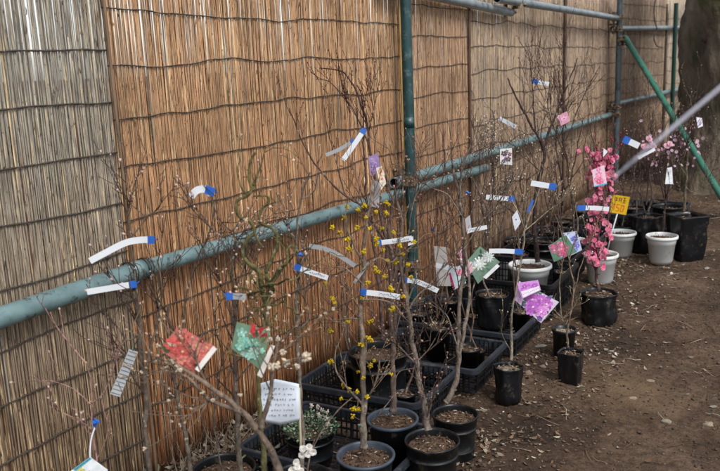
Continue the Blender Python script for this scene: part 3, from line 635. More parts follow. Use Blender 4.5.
class Plant:
    def __init__(s, seed, col, col2=None, budcol=None, budr=.003, budp=.5, curl=.25, up=.35, spread=.6):
        s.r = random.Random(seed); s.col = srgb(*col); s.col2 = srgb(*(col2 or col)); s.tr = MB(); s.tw = MB(); s.bd = MB(); s.budcol = srgb(*budcol) if budcol else None; s.budr = budr; s.budp = budp; s.curl = curl; s.up = up; s.spread = spread; s.nodes = []; s.stems = []; s.bd = s.tw; s.tip = 1.2
    def bud(s, p, d, k=1):
        g = s.r.uniform(.7, 1.15); s.bd.col = tuple(c*g for c in s.budcol); s.bd.blob(p, s.budr*k*s.r.uniform(.7, 1.2), (d, 1.5), amp=.15)
    def stem(s, pts, r0, r1, tw=True, n=8):
        P = spline(pts, 9); K = len(P); rs = s.r; ph = rs.uniform(0, 99)
        P = [p+(Vector((noise.noise(p*9+Vector((ph, 0, 0))), noise.noise(p*9+Vector((0, ph, 0))), 0))*(r0*.5+.003)+Vector((noise.noise(p*28+Vector((ph, 0, 0))), noise.noise(p*28+Vector((0, ph, 0))), 0))*(r0*.22+.002))*min(1, i/4) for i, p in enumerate(P)]
        P = [clampf(p) for p in P]; rad = []; cols = []
        for i in range(K):
            u = i/(K-1); r = lerp(r0, r1, u**.8)*(1+.22*noise.noise(P[i]*34+Vector((ph, 0, 0)))+.12*noise.noise(P[i]*80)); 
            if i == 0: r *= 1.25
            rad.append(max(r, .0007)); g = rs.uniform(.8, 1.15); cols.append(tuple(lerp(a, b, u)*g for a, b in zip(s.col, s.col2)))
        s.tr.tube(P, rad, n, True, cols); s.stems.append((P, rad))
        # knots
        if r0 > .004:
            for i in range(2, K-1):
                if rs.random() < .32:
                    s.tr.col = tuple(c*rs.uniform(.6, .95) for c in s.col); d = Vector((rs.uniform(-1, 1), rs.uniform(-1, 1), rs.uniform(-.2, .6))).normalized(); s.tr.blob(P[i]+d*rad[i]*.7, rad[i]*rs.uniform(.35, .6))
                    if rs.random() < .35: s.tr.tube([P[i], P[i]+d*(rad[i]+rs.uniform(.004, .014))], [rad[i]*.4, rad[i]*.3], 6)
        return P, rad
    def twig(s, p, d, L_, r, lvl):
        rs = s.r; n = max(4, int(L_/.022)); n = min(n, 12); pts = [p]; step = L_/n; ds = []
        bias = Vector((rs.uniform(-1, 1), rs.uniform(-.6, .6), rs.uniform(-.4, .6)))*s.curl*.25
        for i in range(n):
            d = (d+bias+Vector((rs.uniform(-1, 1), rs.uniform(-1, 1), rs.uniform(-1, 1)))*s.curl*.5+Vector((0, 0, s.up*.12))).normalized()
            pts.append(clampf(pts[-1]+d*step)); ds.append(d)
        rad = [max(.0010 if p.y < 3.2 else .0012, lerp(r, r*.4, i/n)) for i in range(n+1)]; g = rs.uniform(.5, 1.05)
        s.tw.col = tuple(c*g for c in s.col2); s.tw.tube(pts, rad, 5 if r > .002 else 4, True)
        for i in range(1, n+1):
            s.nodes.append((pts[i], ds[i-1], i/n, lvl))
            if s.budcol and rs.random() < s.budp*.6: 
                o = ds[i-1].orthogonal().normalized(); o.rotate(Matrix.Rotation(rs.uniform(0, 6.3), 3, ds[i-1])); s.bud(pts[i]+o*(rad[i]+s.budr*.6), (o+ds[i-1]).normalized())
            if lvl > 0 and rs.random() < .42:
                o = ds[i-1].orthogonal().normalized(); o.rotate(Matrix.Rotation(rs.uniform(0, 6.3), 3, ds[i-1])); s.twig(pts[i], (ds[i-1]+o*s.spread*1.3).normalized(), L_*rs.uniform(.25, .55), rad[i]*.7, lvl-1)
        if s.budcol and rs.random() < (.4 if s.tip < 1.9 else .26): s.bud(pts[-1], ds[-1], s.tip)
    def twigs(s, k, L0, L1, u0=.3, lvl=1, rk=.5, stems=None, minz=None):
        for i in range(k):
            P, rad = s.r.choice(stems or s.stems); j = int(lerp(u0, 1, s.r.random())*(len(P)-1)); j = max(1, min(j, len(P)-1)); t = (P[j]-P[j-1]).normalized()
            o = t.orthogonal().normalized(); o.rotate(Matrix.Rotation(s.r.uniform(0, 6.3), 3, t)); o.y *= .6
            s.twig(P[j], (t*.7+o*s.spread+Vector((0, 0, s.up*.6))).normalized(), s.r.uniform(L0, L1), max(.0015, min(.0036, rad[j]*rk)), lvl)
def petal_flower(mb, c, n, r, col, col_in, rs, layers=1):
    n = n.normalized(); a = n.orthogonal().normalized(); a.rotate(Matrix.Rotation(rs.uniform(0, 6.3), 3, n)); b = n.cross(a)
    for ly in range(layers):
        k = 5; cup = .35+.45*ly; R_ = r*(1-.3*ly)
        for i in range(k):
            an = 2*math.pi*(i+.5*ly)/k; g = rs.uniform(.85, 1.12); u = a*math.cos(an)+b*math.sin(an); v = n.cross(u)
            ids = []
            for (q, w, hh) in ((.08, .1, 0), (.45, .42, .18), (.8, .46, .45), (1.0, .18, .62)):
                mb.col = tuple(min(1, lerp(x, y, min(1, q*1.4))*g) for x, y in zip(col_in, col))
                for sg in (-1, 1): ids.append(mb.add(c+u*R_*q*(1-.25*cup)+v*(sg*w*R_)+n*(hh*cup*R_)))
            for j in range(3): mb.face((ids[2*j], ids[2*j+1], ids[2*j+3], ids[2*j+2]))
    mb.col = srgb(236, 214, 120); mb.blob(c+n*r*.15, r*.14)
def pompon(mb, c, r, col, rs, n=14, k=.32):
    for i in range(n):
        d = Vector((rs.gauss(0, 1), rs.gauss(0, 1), rs.gauss(0, 1))).normalized(); g = rs.uniform(.7, 1.15); mb.col = tuple(min(1, x*g) for x in col); mb.blob(c+d*r*rs.uniform(.35, .85), r*k, (d, 1.5), amp=.2)
def finish(root, pl, fl=None, flname='blossoms', flmat='petal'):
    if pl.tr.v: pl.tr.build('trunk', M['bark'], root)
    if pl.tw.v: pl.tw.build('crown', M['bark'], root)
    if fl and fl.v: fl.build(flname, M[flmat], root)
def pts_px(lst, Y):
    out = []
    for q in lst: out.append(W(q[0], q[1], Y+(q[2] if len(q) > 2 else 0)))
    return out
def sapling(label, cat, pot, style, stems, pl, name='potted_tree', soil=(84, 64, 48), lift=0.0, group='potted saplings'):
    """pot=(rim x, rim y, rim width, height/width); stems: lists of (px,py[,dy]) from the soil up"""
    c, r, h = potpos(*pot)
    if lift:
        # pot standing on a crate floor: solve again with the rim raised
        for i in range(20): P = G(pot[0], pot[1], h+lift); d = pot[2]*proj(P)[2]/FPX; h = pot[3]*d
        c = Vector((P.x, P.y, lift)); r = d/2
    else: c.z = gz(c.x, c.y)
    root = thing(name, label, cat, c, group); sz = make_pot(root, c, r, h, style, soil)
    for (lst, r0, r1) in stems:
        P = pts_px(lst, c.y)
        if lst[0][0] != 'f':
            pass
        pl.stem(P, r0, r1)
    return root, c, r, h, sz
def base_fix(c, sz, x, y):      # where a pixel on the soil disc lies
    return G(x, y, c.z+sz)
# --- yellow blossomed dogwood, front pot
YEL = srgb(226, 198, 30)
pl = Plant(11, (112, 102, 92), (120, 100, 84), (150, 120, 80), .0025, .15, .22, .4, .7)
root, c, r, h, sz = sapling('yellow blossomed sapling in a round grey rimmed pot in the front crate', 'potted tree', (365.5, 454, 59, .86), 'greyrim',
    [([(364, 447, 0), (363, 425), (364, 400), (363, 365), (362, 330), (361, 300, .02), (363, 262, .03), (366, 235, .04), (371, 205, .05), (372, 180, .06)], .0125, .0035),
     ([(363, 405), (352, 393, -.02), (342, 380, -.03), (334, 366, -.03), (336, 345, -.03)], .0045, .0018),
     ([(364, 400), (372, 392, -.02), (377, 375, -.03), (380, 352, -.04)], .0045, .0018),
     ([(362, 320), (348, 318, .02), (335, 322, .02), (325, 312, .02)], .003, .0015),
     ([(362, 270), (378, 258, 0), (392, 262, 0), (402, 250, 0)], .0035, .0015), ([(363, 262), (350, 235, 0), (345, 215, 0), (348, 196, 0)], .0035, .0014), ([(362, 300), (380, 300, -.02), (395, 305, -.02), (405, 318, -.02)], .003, .0013), ([(363, 285), (345, 268, -.02), (328, 268, -.02)], .003, .0012)], pl, lift=.015, name='dogwood_tree')
pl.twigs(34, .06, .17, .25, 1)
fl = MB(); rs = random.Random(5)
ypx = [(365,206),(386,213),(376,212),(347,207),(344,218),(366,218),(332,228),(357,228),(340,232),(347,240),(376,239),(377,244),(365,251),(348,248),(351,250),(400,246),(384,250),(388,262),(375,268),(403,254),(378,272),(396,262),(402,297),(325,284),(333,299),(335,303),(362,298),(393,308),(372,321),(369,322),(348,321),(331,332),(369,338),(361,345),(372,341),(374,361),(371,365),(358,372),(363,378),(332,362),(357,392),(341,399),(343,386),(349,389),(352,409),(359,410),(367,397),(353,416),(391,374),(395,263),(385,276),(407,265),(411,277),(399,241),(370,228),(358,210),(382,228),(368,283),(391,290),(394,232),(414,242),(388,204)]
for x, y in ypx:
    p = W(x, y, c.y+rs.uniform(-.05, .05)); 
    for k in range(rs.choice((1, 1, 2))): pompon(fl, p+Vector((rs.uniform(-.008, .008), rs.uniform(-.008, .008), rs.uniform(-.006, .006)))*k, rs.uniform(.0065, .0095), YEL, rs, 13)
    # short spur joining the flower to the nearest wood
    best = min(((q-p).length, q) for P, _ in pl.stems for q in P) if False else min([(q-p).length for P, _ in pl.stems for q in P]+[(n_[0]-p).length for n_ in pl.nodes])
    q = next(q for q in [q for P, _ in pl.stems for q in P]+[n_[0] for n_ in pl.nodes] if abs((q-p).length-best) < 1e-9)
    pl.tw.col = srgb(112, 92, 74); mid = (p+q)/2+Vector((rs.uniform(-.01, .01), 0, rs.uniform(-.012, .004))); pl.tw.tube(spline([q, mid, p], 3), .0011, 4)
finish(root, pl, fl)
# --- tree in the pot behind it (393,418)
pl = Plant(12, (106, 92, 84), (104, 84, 74), (150, 110, 96), .003, .25, .2, .5, .55)
root, c, r, h, sz = sapling('bare sapling in a grey rimmed pot behind the yellow blossomed one', 'potted tree', (392.5, 418, 52, .9), 'greyrim',
    [([(393, 411), (393, 380), (394, 345), (391, 310), (394, 270, .03), (389, 235, .05), (392, 205, .05), (384, 175, .06)], .0115, .003),
     ([(391, 310), (400, 280, 0), (407, 240, 0), (413, 205, 0), (420, 190, 0)], .004, .0015), ([(392, 250), (376, 226), (362, 206)], .004, .0015)], pl, lift=.015)
pl.twigs(34, .08, .22, .3, 1)
c0 = c; pl.stem([base_fix(c, sz, 366, 434), W(380, 412, c.y-.14), W(392, 395, c.y-.1), W(396, 378, c.y-.06), W(404, 370, c.y), W(422, 368, c.y)], .0022, .0012)
finish(root, pl)
# --- front right black pot (432,437)
pl = Plant(13, (118, 106, 97), (92, 78, 70), (160, 120, 110), .0028, .2, .16, .5, .5)
root, c, r, h, sz = sapling('pale barked sapling in the ribbed black pot at the very front right', 'potted tree', (432, 437, 55, 1.0), 'nursery',
    [([(428, 430), (426, 415), (421, 390), (416, 360), (411, 328), (406, 300), (402, 275, .04), (399, 245, .06), (401, 215, .08), (395, 190, .1)], .0128, .0038),
     ([(424, 420), (430, 405, -.03), (432, 388, -.03)], .0045, .0022), ([(417, 365), (404, 352, -.03), (397, 345, -.04), (398, 343, -.05)], .0032, .002),
     ([(408, 310), (418, 295), (430, 285), (445, 262)], .0035, .0014), ([(416, 362), (428, 350), (440, 330)], .0025, .0012)], pl)
pl.twigs(34, .08, .22, .3, 1)
finish(root, pl)
# --- (455,409)
pl = Plant(14, (124, 112, 101), (96, 84, 76), (176, 150, 140), .002, .15, .2, .5, .55)
root, c, r, h, sz = sapling('twin stemmed pale sapling in the black pot behind the front right one', 'potted tree', (455, 409, 46, 1.05), 'nursery',
    [([(446, 402), (450, 394), (457, 380), (458, 350), (459, 320, .02), (461, 285, .04), (464, 245, .06), (461, 210, .08), (457, 185, .1), (452, 165, .12)], .0115, .004),
     ([(458, 360), (466, 325, -.02), (469, 300, 0), (468, 270, .02), (464, 230, .04), (460, 200, .06), (463, 165, .08), (470, 150, .1)], .007, .003),
     ([(458, 348), (452, 330), (447, 316), (440, 308)], .0035, .0018), ([(461, 215), (448, 195, 0), (430, 187, 0), (418, 178, 0)], .0028, .0013), ([(463, 250), (480, 225, 0), (497, 205, 0)], .003, .0013)], pl, name='potted_tree')
pl.twigs(30, .08, .22, .45, 1)
finish(root, pl)
# --- large pot in crate
pl = Plant(15, (92, 76, 70), (74, 50, 48), (110, 66, 60), .0022, .5, .14, .8, .45)
root, c, r, h, sz = sapling('dark branched tree in the large black pot against the reed screen', 'potted tree', (378, 345, 60, .95), 'nursery',
    [([(395, 340), (393, 310), (390, 275), (386, 240), (380, 205), (375, 175), (370, 150), (367, 125), (362, 105), (355, 88), (345, 75), (336, 70), (318, 68)], .0095, .0018),
     ([(383, 340), (381, 300), (376, 260), (370, 225), (366, 195), (364, 160), (364, 130), (362, 100), (357, 85)], .009, .0018),
     ([(369, 145), (360, 125), (352, 108), (343, 97), (330, 82), (316, 79)], .0035, .0014), ([(362, 205), (345, 195), (330, 182), (315, 165), (303, 143), (292, 117), (289, 108)], .0055, .0018),
     ([(352, 170), (351, 140), (350, 112), (349, 104)], .0025, .0014), ([(345, 195), (336, 160), (328, 128), (323, 98)], .0032, .0013), ([(378, 240), (392, 200), (400, 175)], .003, .0013), ([(374, 175), (375, 140), (373, 110), (370, 83)], .0022, .001)], pl)
pl.twigs(40, .06, .18, .3, 1)
finish(root, pl)
# --- small pots in the crate with two pots
pl = Plant(16, (92, 66, 54), (84, 58, 50), (150, 120, 104), .002, .2, .16, .6, .4)
root, c, r, h, sz = sapling('dark stemmed sapling in the taller small black pot left in its crate', 'potted tree', (437, 325, 28, 1.25), 'small',
    [([(437, 318), (436, 296), (433, 270), (432, 245), (436, 220), (440, 190), (445, 165), (443, 140)], .006, .0015), ([(437, 318), (444, 304), (452, 300)], .003, .0012), ([(433, 250), (422, 225), (418, 200)], .002, .001)], pl, lift=.012)
pl.twigs(12, .06, .16, .4, 1); 
lf = MB()
for i in range(22):
    a = R.uniform(0, 6.3); lf.col = srgb(190, 170, 130); p = c+Vector((0, 0, h))+Vector((math.cos(a), math.sin(a), 0))*R.uniform(.005, r); d = Vector((math.cos(a)*.5, math.sin(a)*.5, R.uniform(.2, .9)))*.03; lf.tube([p, p+d*.6, p+d], [.001, .003, .0006], 3)
finish(root, pl, lf, 'dry_leaves', 'litter')
pl = Plant(17, (110, 92, 80), (110, 92, 80), (196, 160, 140), .0025, .2, .16, .6, .4)
root, c, r, h, sz = sapling('short sapling in the smaller of the two small pots in the crate', 'potted tree', (468, 347, 26, .95), 'small',
    [([(470, 342), (473, 322), (471, 300), (475, 275), (474, 250)], .0045, .0012), ([(462, 345), (460, 330), (455, 318)], .002, .001)], pl, lift=.012)
pl.twigs(8, .05, .12, .3, 0); finish(root, pl)
# --- dark pots in the middle crate
pl = Plant(18, (78, 66, 60), (76, 62, 56), (170, 140, 130), .0022, .2, .35, .5, .7)
root, c, r, h, sz = sapling('gnarled sapling in the dark pot at the left end of the middle crate', 'potted tree', (459, 283, 26, 1.1), 'bag',
    [([(459, 278), (462, 250), (468, 225), (474, 200), (480, 170), (478, 140)], .006, .0016), ([(466, 235), (452, 215), (446, 190)], .003, .0012)], pl, lift=.012)
pl.twigs(22, .08, .2, .3, 1); finish(root, pl)
pl = Plant(19, (104, 92, 82), (92, 78, 70), (206, 194, 186), .0030, .28, .35, .4, .7)
root, c, r, h, sz = sapling('white budded sapling in the dark pot at the front of the middle crate', 'potted tree', (492, 293, 32, 1.1), 'bag',
    [([(491, 302, -.04), (487, 290, -.04), (483, 278), (486, 250), (490, 215), (493, 190), (489, 160), (494, 130), (492, 110)], .0065, .0018), ([(488, 245), (500, 215), (506, 180), (503, 140)], .004, .0014), ([(491, 215), (478, 190), (470, 170), (476, 150)], .003, .0014)], pl, lift=.012)
pl.twigs(34, .08, .2, .3, 1); finish(root, pl)
# --- small black bag pot with a pale stem
pl = Plant(20, (150, 140, 124), (138, 126, 104), (190, 170, 150), .0025, .15, .12, .6, .45)
root, c, r, h, sz = sapling('slim pale stem in the black bag pot standing alone by the crate corner', 'potted tree', (508.5, 363, 27, 1.4), 'bag',
    [([(511, 360), (511, 335), (512, 310), (516, 285), (521, 258), (524, 238), (522, 222), (512, 200)], .0058, .002), ([(523, 236), (530, 215), (537, 195), (541, 170)], .0035, .0014), ([(523, 232), (540, 218), (552, 208), (562, 200)], .0024, .0011), ([(511, 352), (504, 340, .02), (501, 328, .02)], .002, .001)], pl, soil=(120, 108, 92))
pl.twigs(14, .06, .18, .55, 1); finish(root, pl)
# --- square pot + its neighbour
pl = Plant(21, (120, 104, 88), (116, 100, 80), (190, 170, 150), .0025, .2, .14, .6, .45)
root, c, r, h, sz = sapling('sapling in the shiny square black pot standing forward on bare soil', 'potted tree', (571, 348, 24, 1.4), 'square',
    [([(568, 347), (567, 335), (571, 312), (574, 285), (570, 260), (577, 230), (573, 200), (568, 175)], .0056, .0018), ([(572, 300), (580, 270), (590, 240), (600, 215)], .003, .0012), ([(570, 262), (560, 230), (553, 205)], .003, .0012)], pl)
pl.twigs(12, .06, .2, .4, 1); finish(root, pl)
pl = Plant(22, (128, 118, 104), (128, 112, 90), (190, 180, 166), .002, .1, .3, .3, .8)
root, c, r, h, sz = sapling('straw covered small pot just behind the shiny square pot', 'potted tree', (564, 324, 24, 1.25), 'small',
    [([(563, 322), (560, 300), (561, 270), (566, 240)], .004, .0014), ([(562, 318), (553, 308), (549, 298)], .0025, .001), ([(564, 318), (574, 306), (577, 296)], .0025, .001)], pl, soil=(140, 130, 112))
pl.twigs(18, .03, .09, .0, 1); finish(root, pl)
# --- round white pot in the basket
pl = Plant(23, (62, 50, 48), (66, 50, 48), (120, 90, 86), .003, .4, .2, .7, .6)
root, c, r, h, sz = sapling('dark forked tree in the wide white pot sitting in the mesh crate', 'potted tree', (530, 264, 43, .8), 'white',
    [([(538, 262), (535, 240), (534, 215), (537, 190), (541, 170), (544, 150), (536, 133), (525, 113), (514, 92), (508, 78)], .0155, .0035),
     ([(544, 150), (549, 132), (556, 115), (562, 98), (570, 78), (578, 58)], .008, .0026), ([(536, 133), (534, 112), (533, 92), (531, 66)], .005, .002), ([(552, 124), (548, 104), (550, 80)], .004, .002), ([(535, 238), (524, 225), (517, 205), (512, 190)], .004, .002), ([(541, 172), (528, 160), (515, 152)], .003, .0015)], pl, lift=.03)
pl.twigs(22, .12, .4, .35, 1); finish(root, pl)
# --- curved branch tree behind it, in dark tub
pl = Plant(24, (52, 42, 40), (62, 48, 46), (196, 184, 176), .0026, .12, .3, .5, .7)
root, c, r, h, sz = sapling('curving dark branched tree in a black tub behind the mesh crate', 'potted tree', (541, 238, 36, .8), 'nursery',
    [([(541, 236), (542, 222), (549, 212), (556, 202), (565, 190), (571, 178), (577, 150), (583, 120)], .011, .003), ([(541, 236), (552, 226), (560, 240, -.1)], .006, .004), ([(549, 212), (545, 190), (548, 165)], .005, .0018), ([(565, 190), (558, 160), (556, 135), (562, 110)], .005, .0018)], pl)
pl.twigs(20, .12, .35, .3, 1); finish(root, pl)
pl = Plant(25, (70, 58, 52), (80, 66, 60), (216, 206, 198), .0032, .32, .5, .3, .8)
root, c, r, h, sz = sapling('crooked white budded tree in a black tub against the tan screen', 'potted tree', (520, 236, 34, .8), 'nursery',
    [([(519, 233), (516, 215), (497, 200, 0), (492, 180), (486, 165), (492, 150), (487, 135)], .008, .002), ([(519, 233), (524, 205), (520, 180), (528, 160), (524, 140)], .006, .002)], pl)
pl.twigs(22, .1, .28, .25, 1); finish(root, pl)
pl = Plant(26, (92, 80, 72), (92, 78, 70), (200, 186, 178), .0026, .15, .3, .5, .7)
root, c, r, h, sz = sapling('thin sapling in the small white pot behind the white flower card', 'potted tree', (499, 259, 26, .8), 'white',
    [([(499, 256), (501, 230), (506, 205), (508, 175), (512, 150)], .0055, .0016), ([(501, 232), (492, 215), (497, 185)], .003, .0012)], pl, lift=.03)
pl.twigs(18, .08, .22, .3, 1); finish(root, pl)
# --- tall tree behind pink card (575)
pl = Plant(27, (72, 58, 52), (74, 54, 50), (110, 80, 76), .003, .3, .16, .8, .4)
root, c, r, h, sz = sapling('tall many twigged sapling in the white pot left of the pink plum', 'potted tree', (573, 237, 30, .8), 'white',
    [([(574, 234), (573, 210), (570, 185), (567, 160), (563, 140), (565, 115), (571, 90), (577, 66)], .0085, .0024), ([(563, 150), (572, 125), (582, 100), (592, 80), (600, 66)], .005, .002), ([(567, 160), (556, 135), (551, 110), (549, 90)], .005, .002), ([(566, 128), (562, 100), (560, 80)], .004, .0018)], pl)
pl.twigs(22, .12, .36, .4, 1); finish(root, pl)
# --- pink plum in the grow bag
PK = srgb(250, 140, 180); PKI = srgb(236, 96, 144)
pl = Plant(28, (84, 62, 58), (86, 56, 56), (150, 50, 72), .004, .6, .2, .8, .5)
root, c, r, h, sz = sapling('pink plum blossom tree in the black grow bag', 'potted plum', (599, 287, 34, .95), 'bag',
    [([(599, 290, -.02), (597, 278), (596, 262), (598, 240), (601, 215), (603, 190), (602, 165), (603, 150)], .0095, .003), ([(597, 265), (592, 240), (594, 215), (596, 190), (592, 165)], .0045, .002), ([(598, 252), (607, 230), (609, 205), (608, 180), (611, 158)], .0045, .002)], pl, name='plum_tree')
pl.twigs(60, .04, .13, .12, 1)
fl = MB(); rs = random.Random(9)
pn = [n_ for n_ in pl.nodes]+[(q, Vector((0, 0, 1)), .5, 0) for P, _ in pl.stems for q in P if q.z > c.z+h+.05]
for i in range(430):
    q = rs.choice(pn); px_, py_, _ = proj(q[0])
    if py_ > 272 or abs(px_-601) > 20 or (px_ > 607 and 192 < py_ < 222 and rs.random() < .8): continue
    if rs.random() < .3*abs(math.sin(py_*.09)) or py_ < 152: continue
    p = q[0]+Vector((rs.gauss(0, .018), rs.gauss(0, .02), rs.gauss(0, .012))); d = Vector((rs.uniform(-1, 1), rs.uniform(-1.4, .1), rs.uniform(-.2, 1))); g = rs.uniform(.75, 1.15); lt = rs.random()**1.5
    cc = tuple(min(1, lerp(a, b, lt*.55)*g) for a, b in zip(PK, (1, .78, .86)))
    if rs.random() < .22: fl.col = tuple(k*.8 for k in PK); fl.blob(p, rs.uniform(.004, .007), amp=.15)
    else: petal_flower(fl, p, d, rs.uniform(.011, .020), cc, PKI, rs, rs.choice((1, 2, 2)))
for x, y in ((592, 232), (588, 226), (611, 238), (597, 262), (603, 268), (594, 240), (606, 252)):
    petal_flower(fl, W(x, y, c.y-.04), Vector((rs.uniform(-.5, .5), -1, .2)), .0155, PK, PKI, rs, 2)
finish(root, pl, fl)
# white pots beyond
pl = Plant(29, (90, 76, 70), (88, 66, 62), (140, 90, 96), .0024, .25, .2, .7, .5)
root, c, r, h, sz = sapling('white pot with slim stems right behind the pink plum grow bag', 'potted tree', (601, 251, 34, .9), 'white',
    [([(604, 248), (607, 225), (610, 200), (613, 170), (610, 140)], .006, .002), ([(600, 249), (596, 228), (590, 205), (588, 180), (594, 150), (590, 130)], .006, .002)], pl)
pl.twigs(18, .08, .25, .3, 1); finish(root, pl)
pl = Plant(30, (96, 84, 76), (92, 74, 70), (176, 140, 140), .0024, .2, .2, .7, .5)
root, c, r, h, sz = sapling('white pot holding the yellow sign stake', 'potted tree', (621, 229, 30, .85), 'white', [([(622, 226), (625, 205), (623, 180), (628, 155)], .005, .0018)], pl)
pl.twigs(10, .08, .2, .3, 1); finish(root, pl)
YS, CS = c.copy(), sz
pl = Plant(31, (58, 48, 46), (70, 52, 52), (196, 150, 160), .003, .2, .22, .7, .5)
root, c, r, h, sz = sapling('white pot on the far right with a dark stemmed tree', 'potted tree', (662, 234, 31, .92), 'white',
    [([(663, 231), (665, 212), (668, 190), (672, 170), (670, 150), (675, 130)], .0095, .003), ([(666, 205), (660, 180), (657, 160), (650, 140)], .005, .002), ([(670, 180), (680, 160), (690, 140)], .004, .002)], pl)
pl.twigs(26, .08, .3, .3, 1)
fl = MB(); rs = random.Random(31)
for i in range(60): petal_flower(fl, W(rs.uniform(640, 704), rs.gauss(148, 13), c.y+rs.gauss(0, .08)), Vector((rs.uniform(-1, 1), -1, rs.uniform(-.3, 1))), rs.uniform(.008, .013), srgb(224, 196, 214), srgb(190, 120, 150), rs, 1)
finish(root, pl, fl)
pl = Plant(32, (98, 88, 72), (92, 78, 66), (150, 120, 100), .003, .3, .22, .6, .6)
root, c, r, h, sz = sapling('tree in the tall square black bag right of the far white pot', 'potted tree', (687, 213, 34, 1.35), 'square',
    [([(684, 212), (685, 190), (687, 165), (688, 140), (692, 115), (690, 95)], .011, .003), ([(684, 208), (680, 192), (676, 188)], .004, .002), ([(685, 186), (692, 192), (702, 186), (710, 176), (716, 162)], .005, .002), ([(686, 175), (678, 160), (672, 140)], .004, .002)], pl)
pl.twigs(28, .1, .3, .25, 1); finish(root, pl)
pl = Plant(33, (92, 80, 72), (84, 66, 60), (150, 116, 110), .0024, .15, .22, .6, .6)
root, c, r, h, sz = sapling('tree in the black bag left of the far white pot', 'potted tree', (647, 214, 30, 1.25), 'bag',
    [([(648, 212), (652, 195), (650, 175), (655, 150), (651, 130), (654, 110)], .008, .0025), ([(645, 213), (641, 190), (643, 165), (638, 145)], .005, .002)], pl)
pl.twigs(30, .1, .3, .25, 1); finish(root, pl)
pl = Plant(34, (84, 74, 66), (80, 62, 58), (150, 116, 110), .0024, .15, .22, .6, .6)
root, c, r, h, sz = sapling('tree in a black pot farthest back beneath the green brace', 'potted tree', (668, 203, 30, 1.0), 'nursery', [([(668, 201), (671, 180), (668, 160), (674, 135), (680, 118)], .007, .0025), ([(668, 198), (660, 178), (662, 155)], .004, .002)], pl)
pl.twigs(26, .1, .3, .25, 1); finish(root, pl)
for (px, py, w, k, lab, seed) in ((562, 218, 24, .8, 'small bare sapling in a black pot by the fence foot left of the pink plum', 41), (586, 208, 26, .8, 'bare sapling in a black pot behind the pink plum near the fence', 42), (632, 205, 24, .9, 'bare sapling in a black pot behind the yellow sign', 43), (484, 252, 26, .9, 'bare sapling in a black pot behind the gnarled one by the fence', 44)):
    pl = Plant(seed, (84, 72, 66), (82, 66, 60), (160, 134, 126), .0024, .15, .25, .7, .5)
    x0 = px; root, c, r, h, sz = sapling(lab, 'potted tree', (px, py, w, k), 'nursery', [([(x0, py-2), (x0+2, py-26), (x0-3, py-52), (x0+3, py-84), (x0+1, py-112)], .006, .0018), ([(x0+1, py-30), (x0+9, py-60), (x0+10, py-92)], .004, .0016)], pl)
    pl.twigs(14, .1, .28, .2, 1); finish(root, pl)
def potted_at(label, s_, t_, r, h, z0, seed, style='small', hh=.8, k=2, nt=10):
    c = FP(s_, t_, z0); 
    if z0 < .01: c.z = gz(c.x, c.y)
    root = thing('potted_tree', label, 'potted tree', c, 'potted saplings'); sz = make_pot(root, c, r, h, style); pl = Plant(seed, (92, 78, 70), (86, 66, 60), (150, 120, 108), .0022, .2, .25, .6, .6); rs = random.Random(seed)
    for i in range(k):
        H_ = hh*rs.uniform(.7, 1.1); p = c+Vector((rs.uniform(-.01, .01), rs.uniform(-.01, .01), sz)); pts = [p]; dx, dy = rs.uniform(-.22, .22), rs.uniform(-.1, .1)
        for q in range(5): pts.append(pts[-1]+Vector((dx*H_/5+rs.uniform(-.02, .02), dy*H_/5, H_/5)))
        pl.stem(pts, rs.uniform(.0045, .0065), .0014)
    pl.twigs(nt, .06, .2, .3, 1); finish(root, pl)
potted_at('thin sapling in a small black pot between the large black pot and the screen', -1.10, .27, .05, .10, .012, 81, hh=.6)
potted_at('low sapling in a small black pot in front of the large black pot', -1.28, .60, .045, .09, .012, 82, hh=.45, k=1, nt=8)
potted_at('low sapling in the small black pot at the fence side of the two pot crate', -.90, .34, .05, .10, .012, 83, hh=.7)
potted_at('short sapling in a small black pot beside the smaller of two crate pots', -.70, .68, .045, .09, .012, 84, hh=.4, k=1, nt=8)
potted_at('sapling in the small black pot nearest the fence in the middle crate', -.38, .24, .055, .12, .012, 85)
potted_at('sapling in the small black pot at the far outer corner of the middle crate', -.10, .70, .05, .10, .012, 86, hh=.5)
potted_at('sapling in a small black pot in the far fence side corner of the middle crate', -.12, .30, .055, .12, .012, 87)
potted_at('sapling in the black bag pot squeezed between wide white pot and fence', .26, .36, .06, .15, .012, 88, 'bag')
potted_at('sapling in the black bag pot just behind the wide white pot', .60, .72, .05, .14, .012, 89, 'bag', hh=.6)
potted_at('sapling in the first black bag pot of the mesh crate behind the plum', .92, .36, .06, .15, .012, 90, 'bag')
potted_at('sapling in the outer black bag pot of the mesh crate behind the plum', 1.10, .60, .06, .15, .012, 91, 'bag')
potted_at('sapling in the black pot in the crate beside the yellow sign, fence side', 1.62, .34, .07, .16, .012, 92, 'nursery', hh=.9)
potted_at('sapling in the black pot in the worn rimmed crate behind the yellow sign', 2.2, .6, .07, .16, .012, 93, 'nursery', hh=.9)
potted_at('second sapling in the worn rimmed crate behind the yellow sign, farther along', 2.38, .82, .07, .16, .012, 94, 'nursery', hh=.8)
potted_at('sapling in the black bag pot in the farthest crate near the corner post', 2.95, .85, .08, .18, .012, 95, 'bag', hh=1.0)
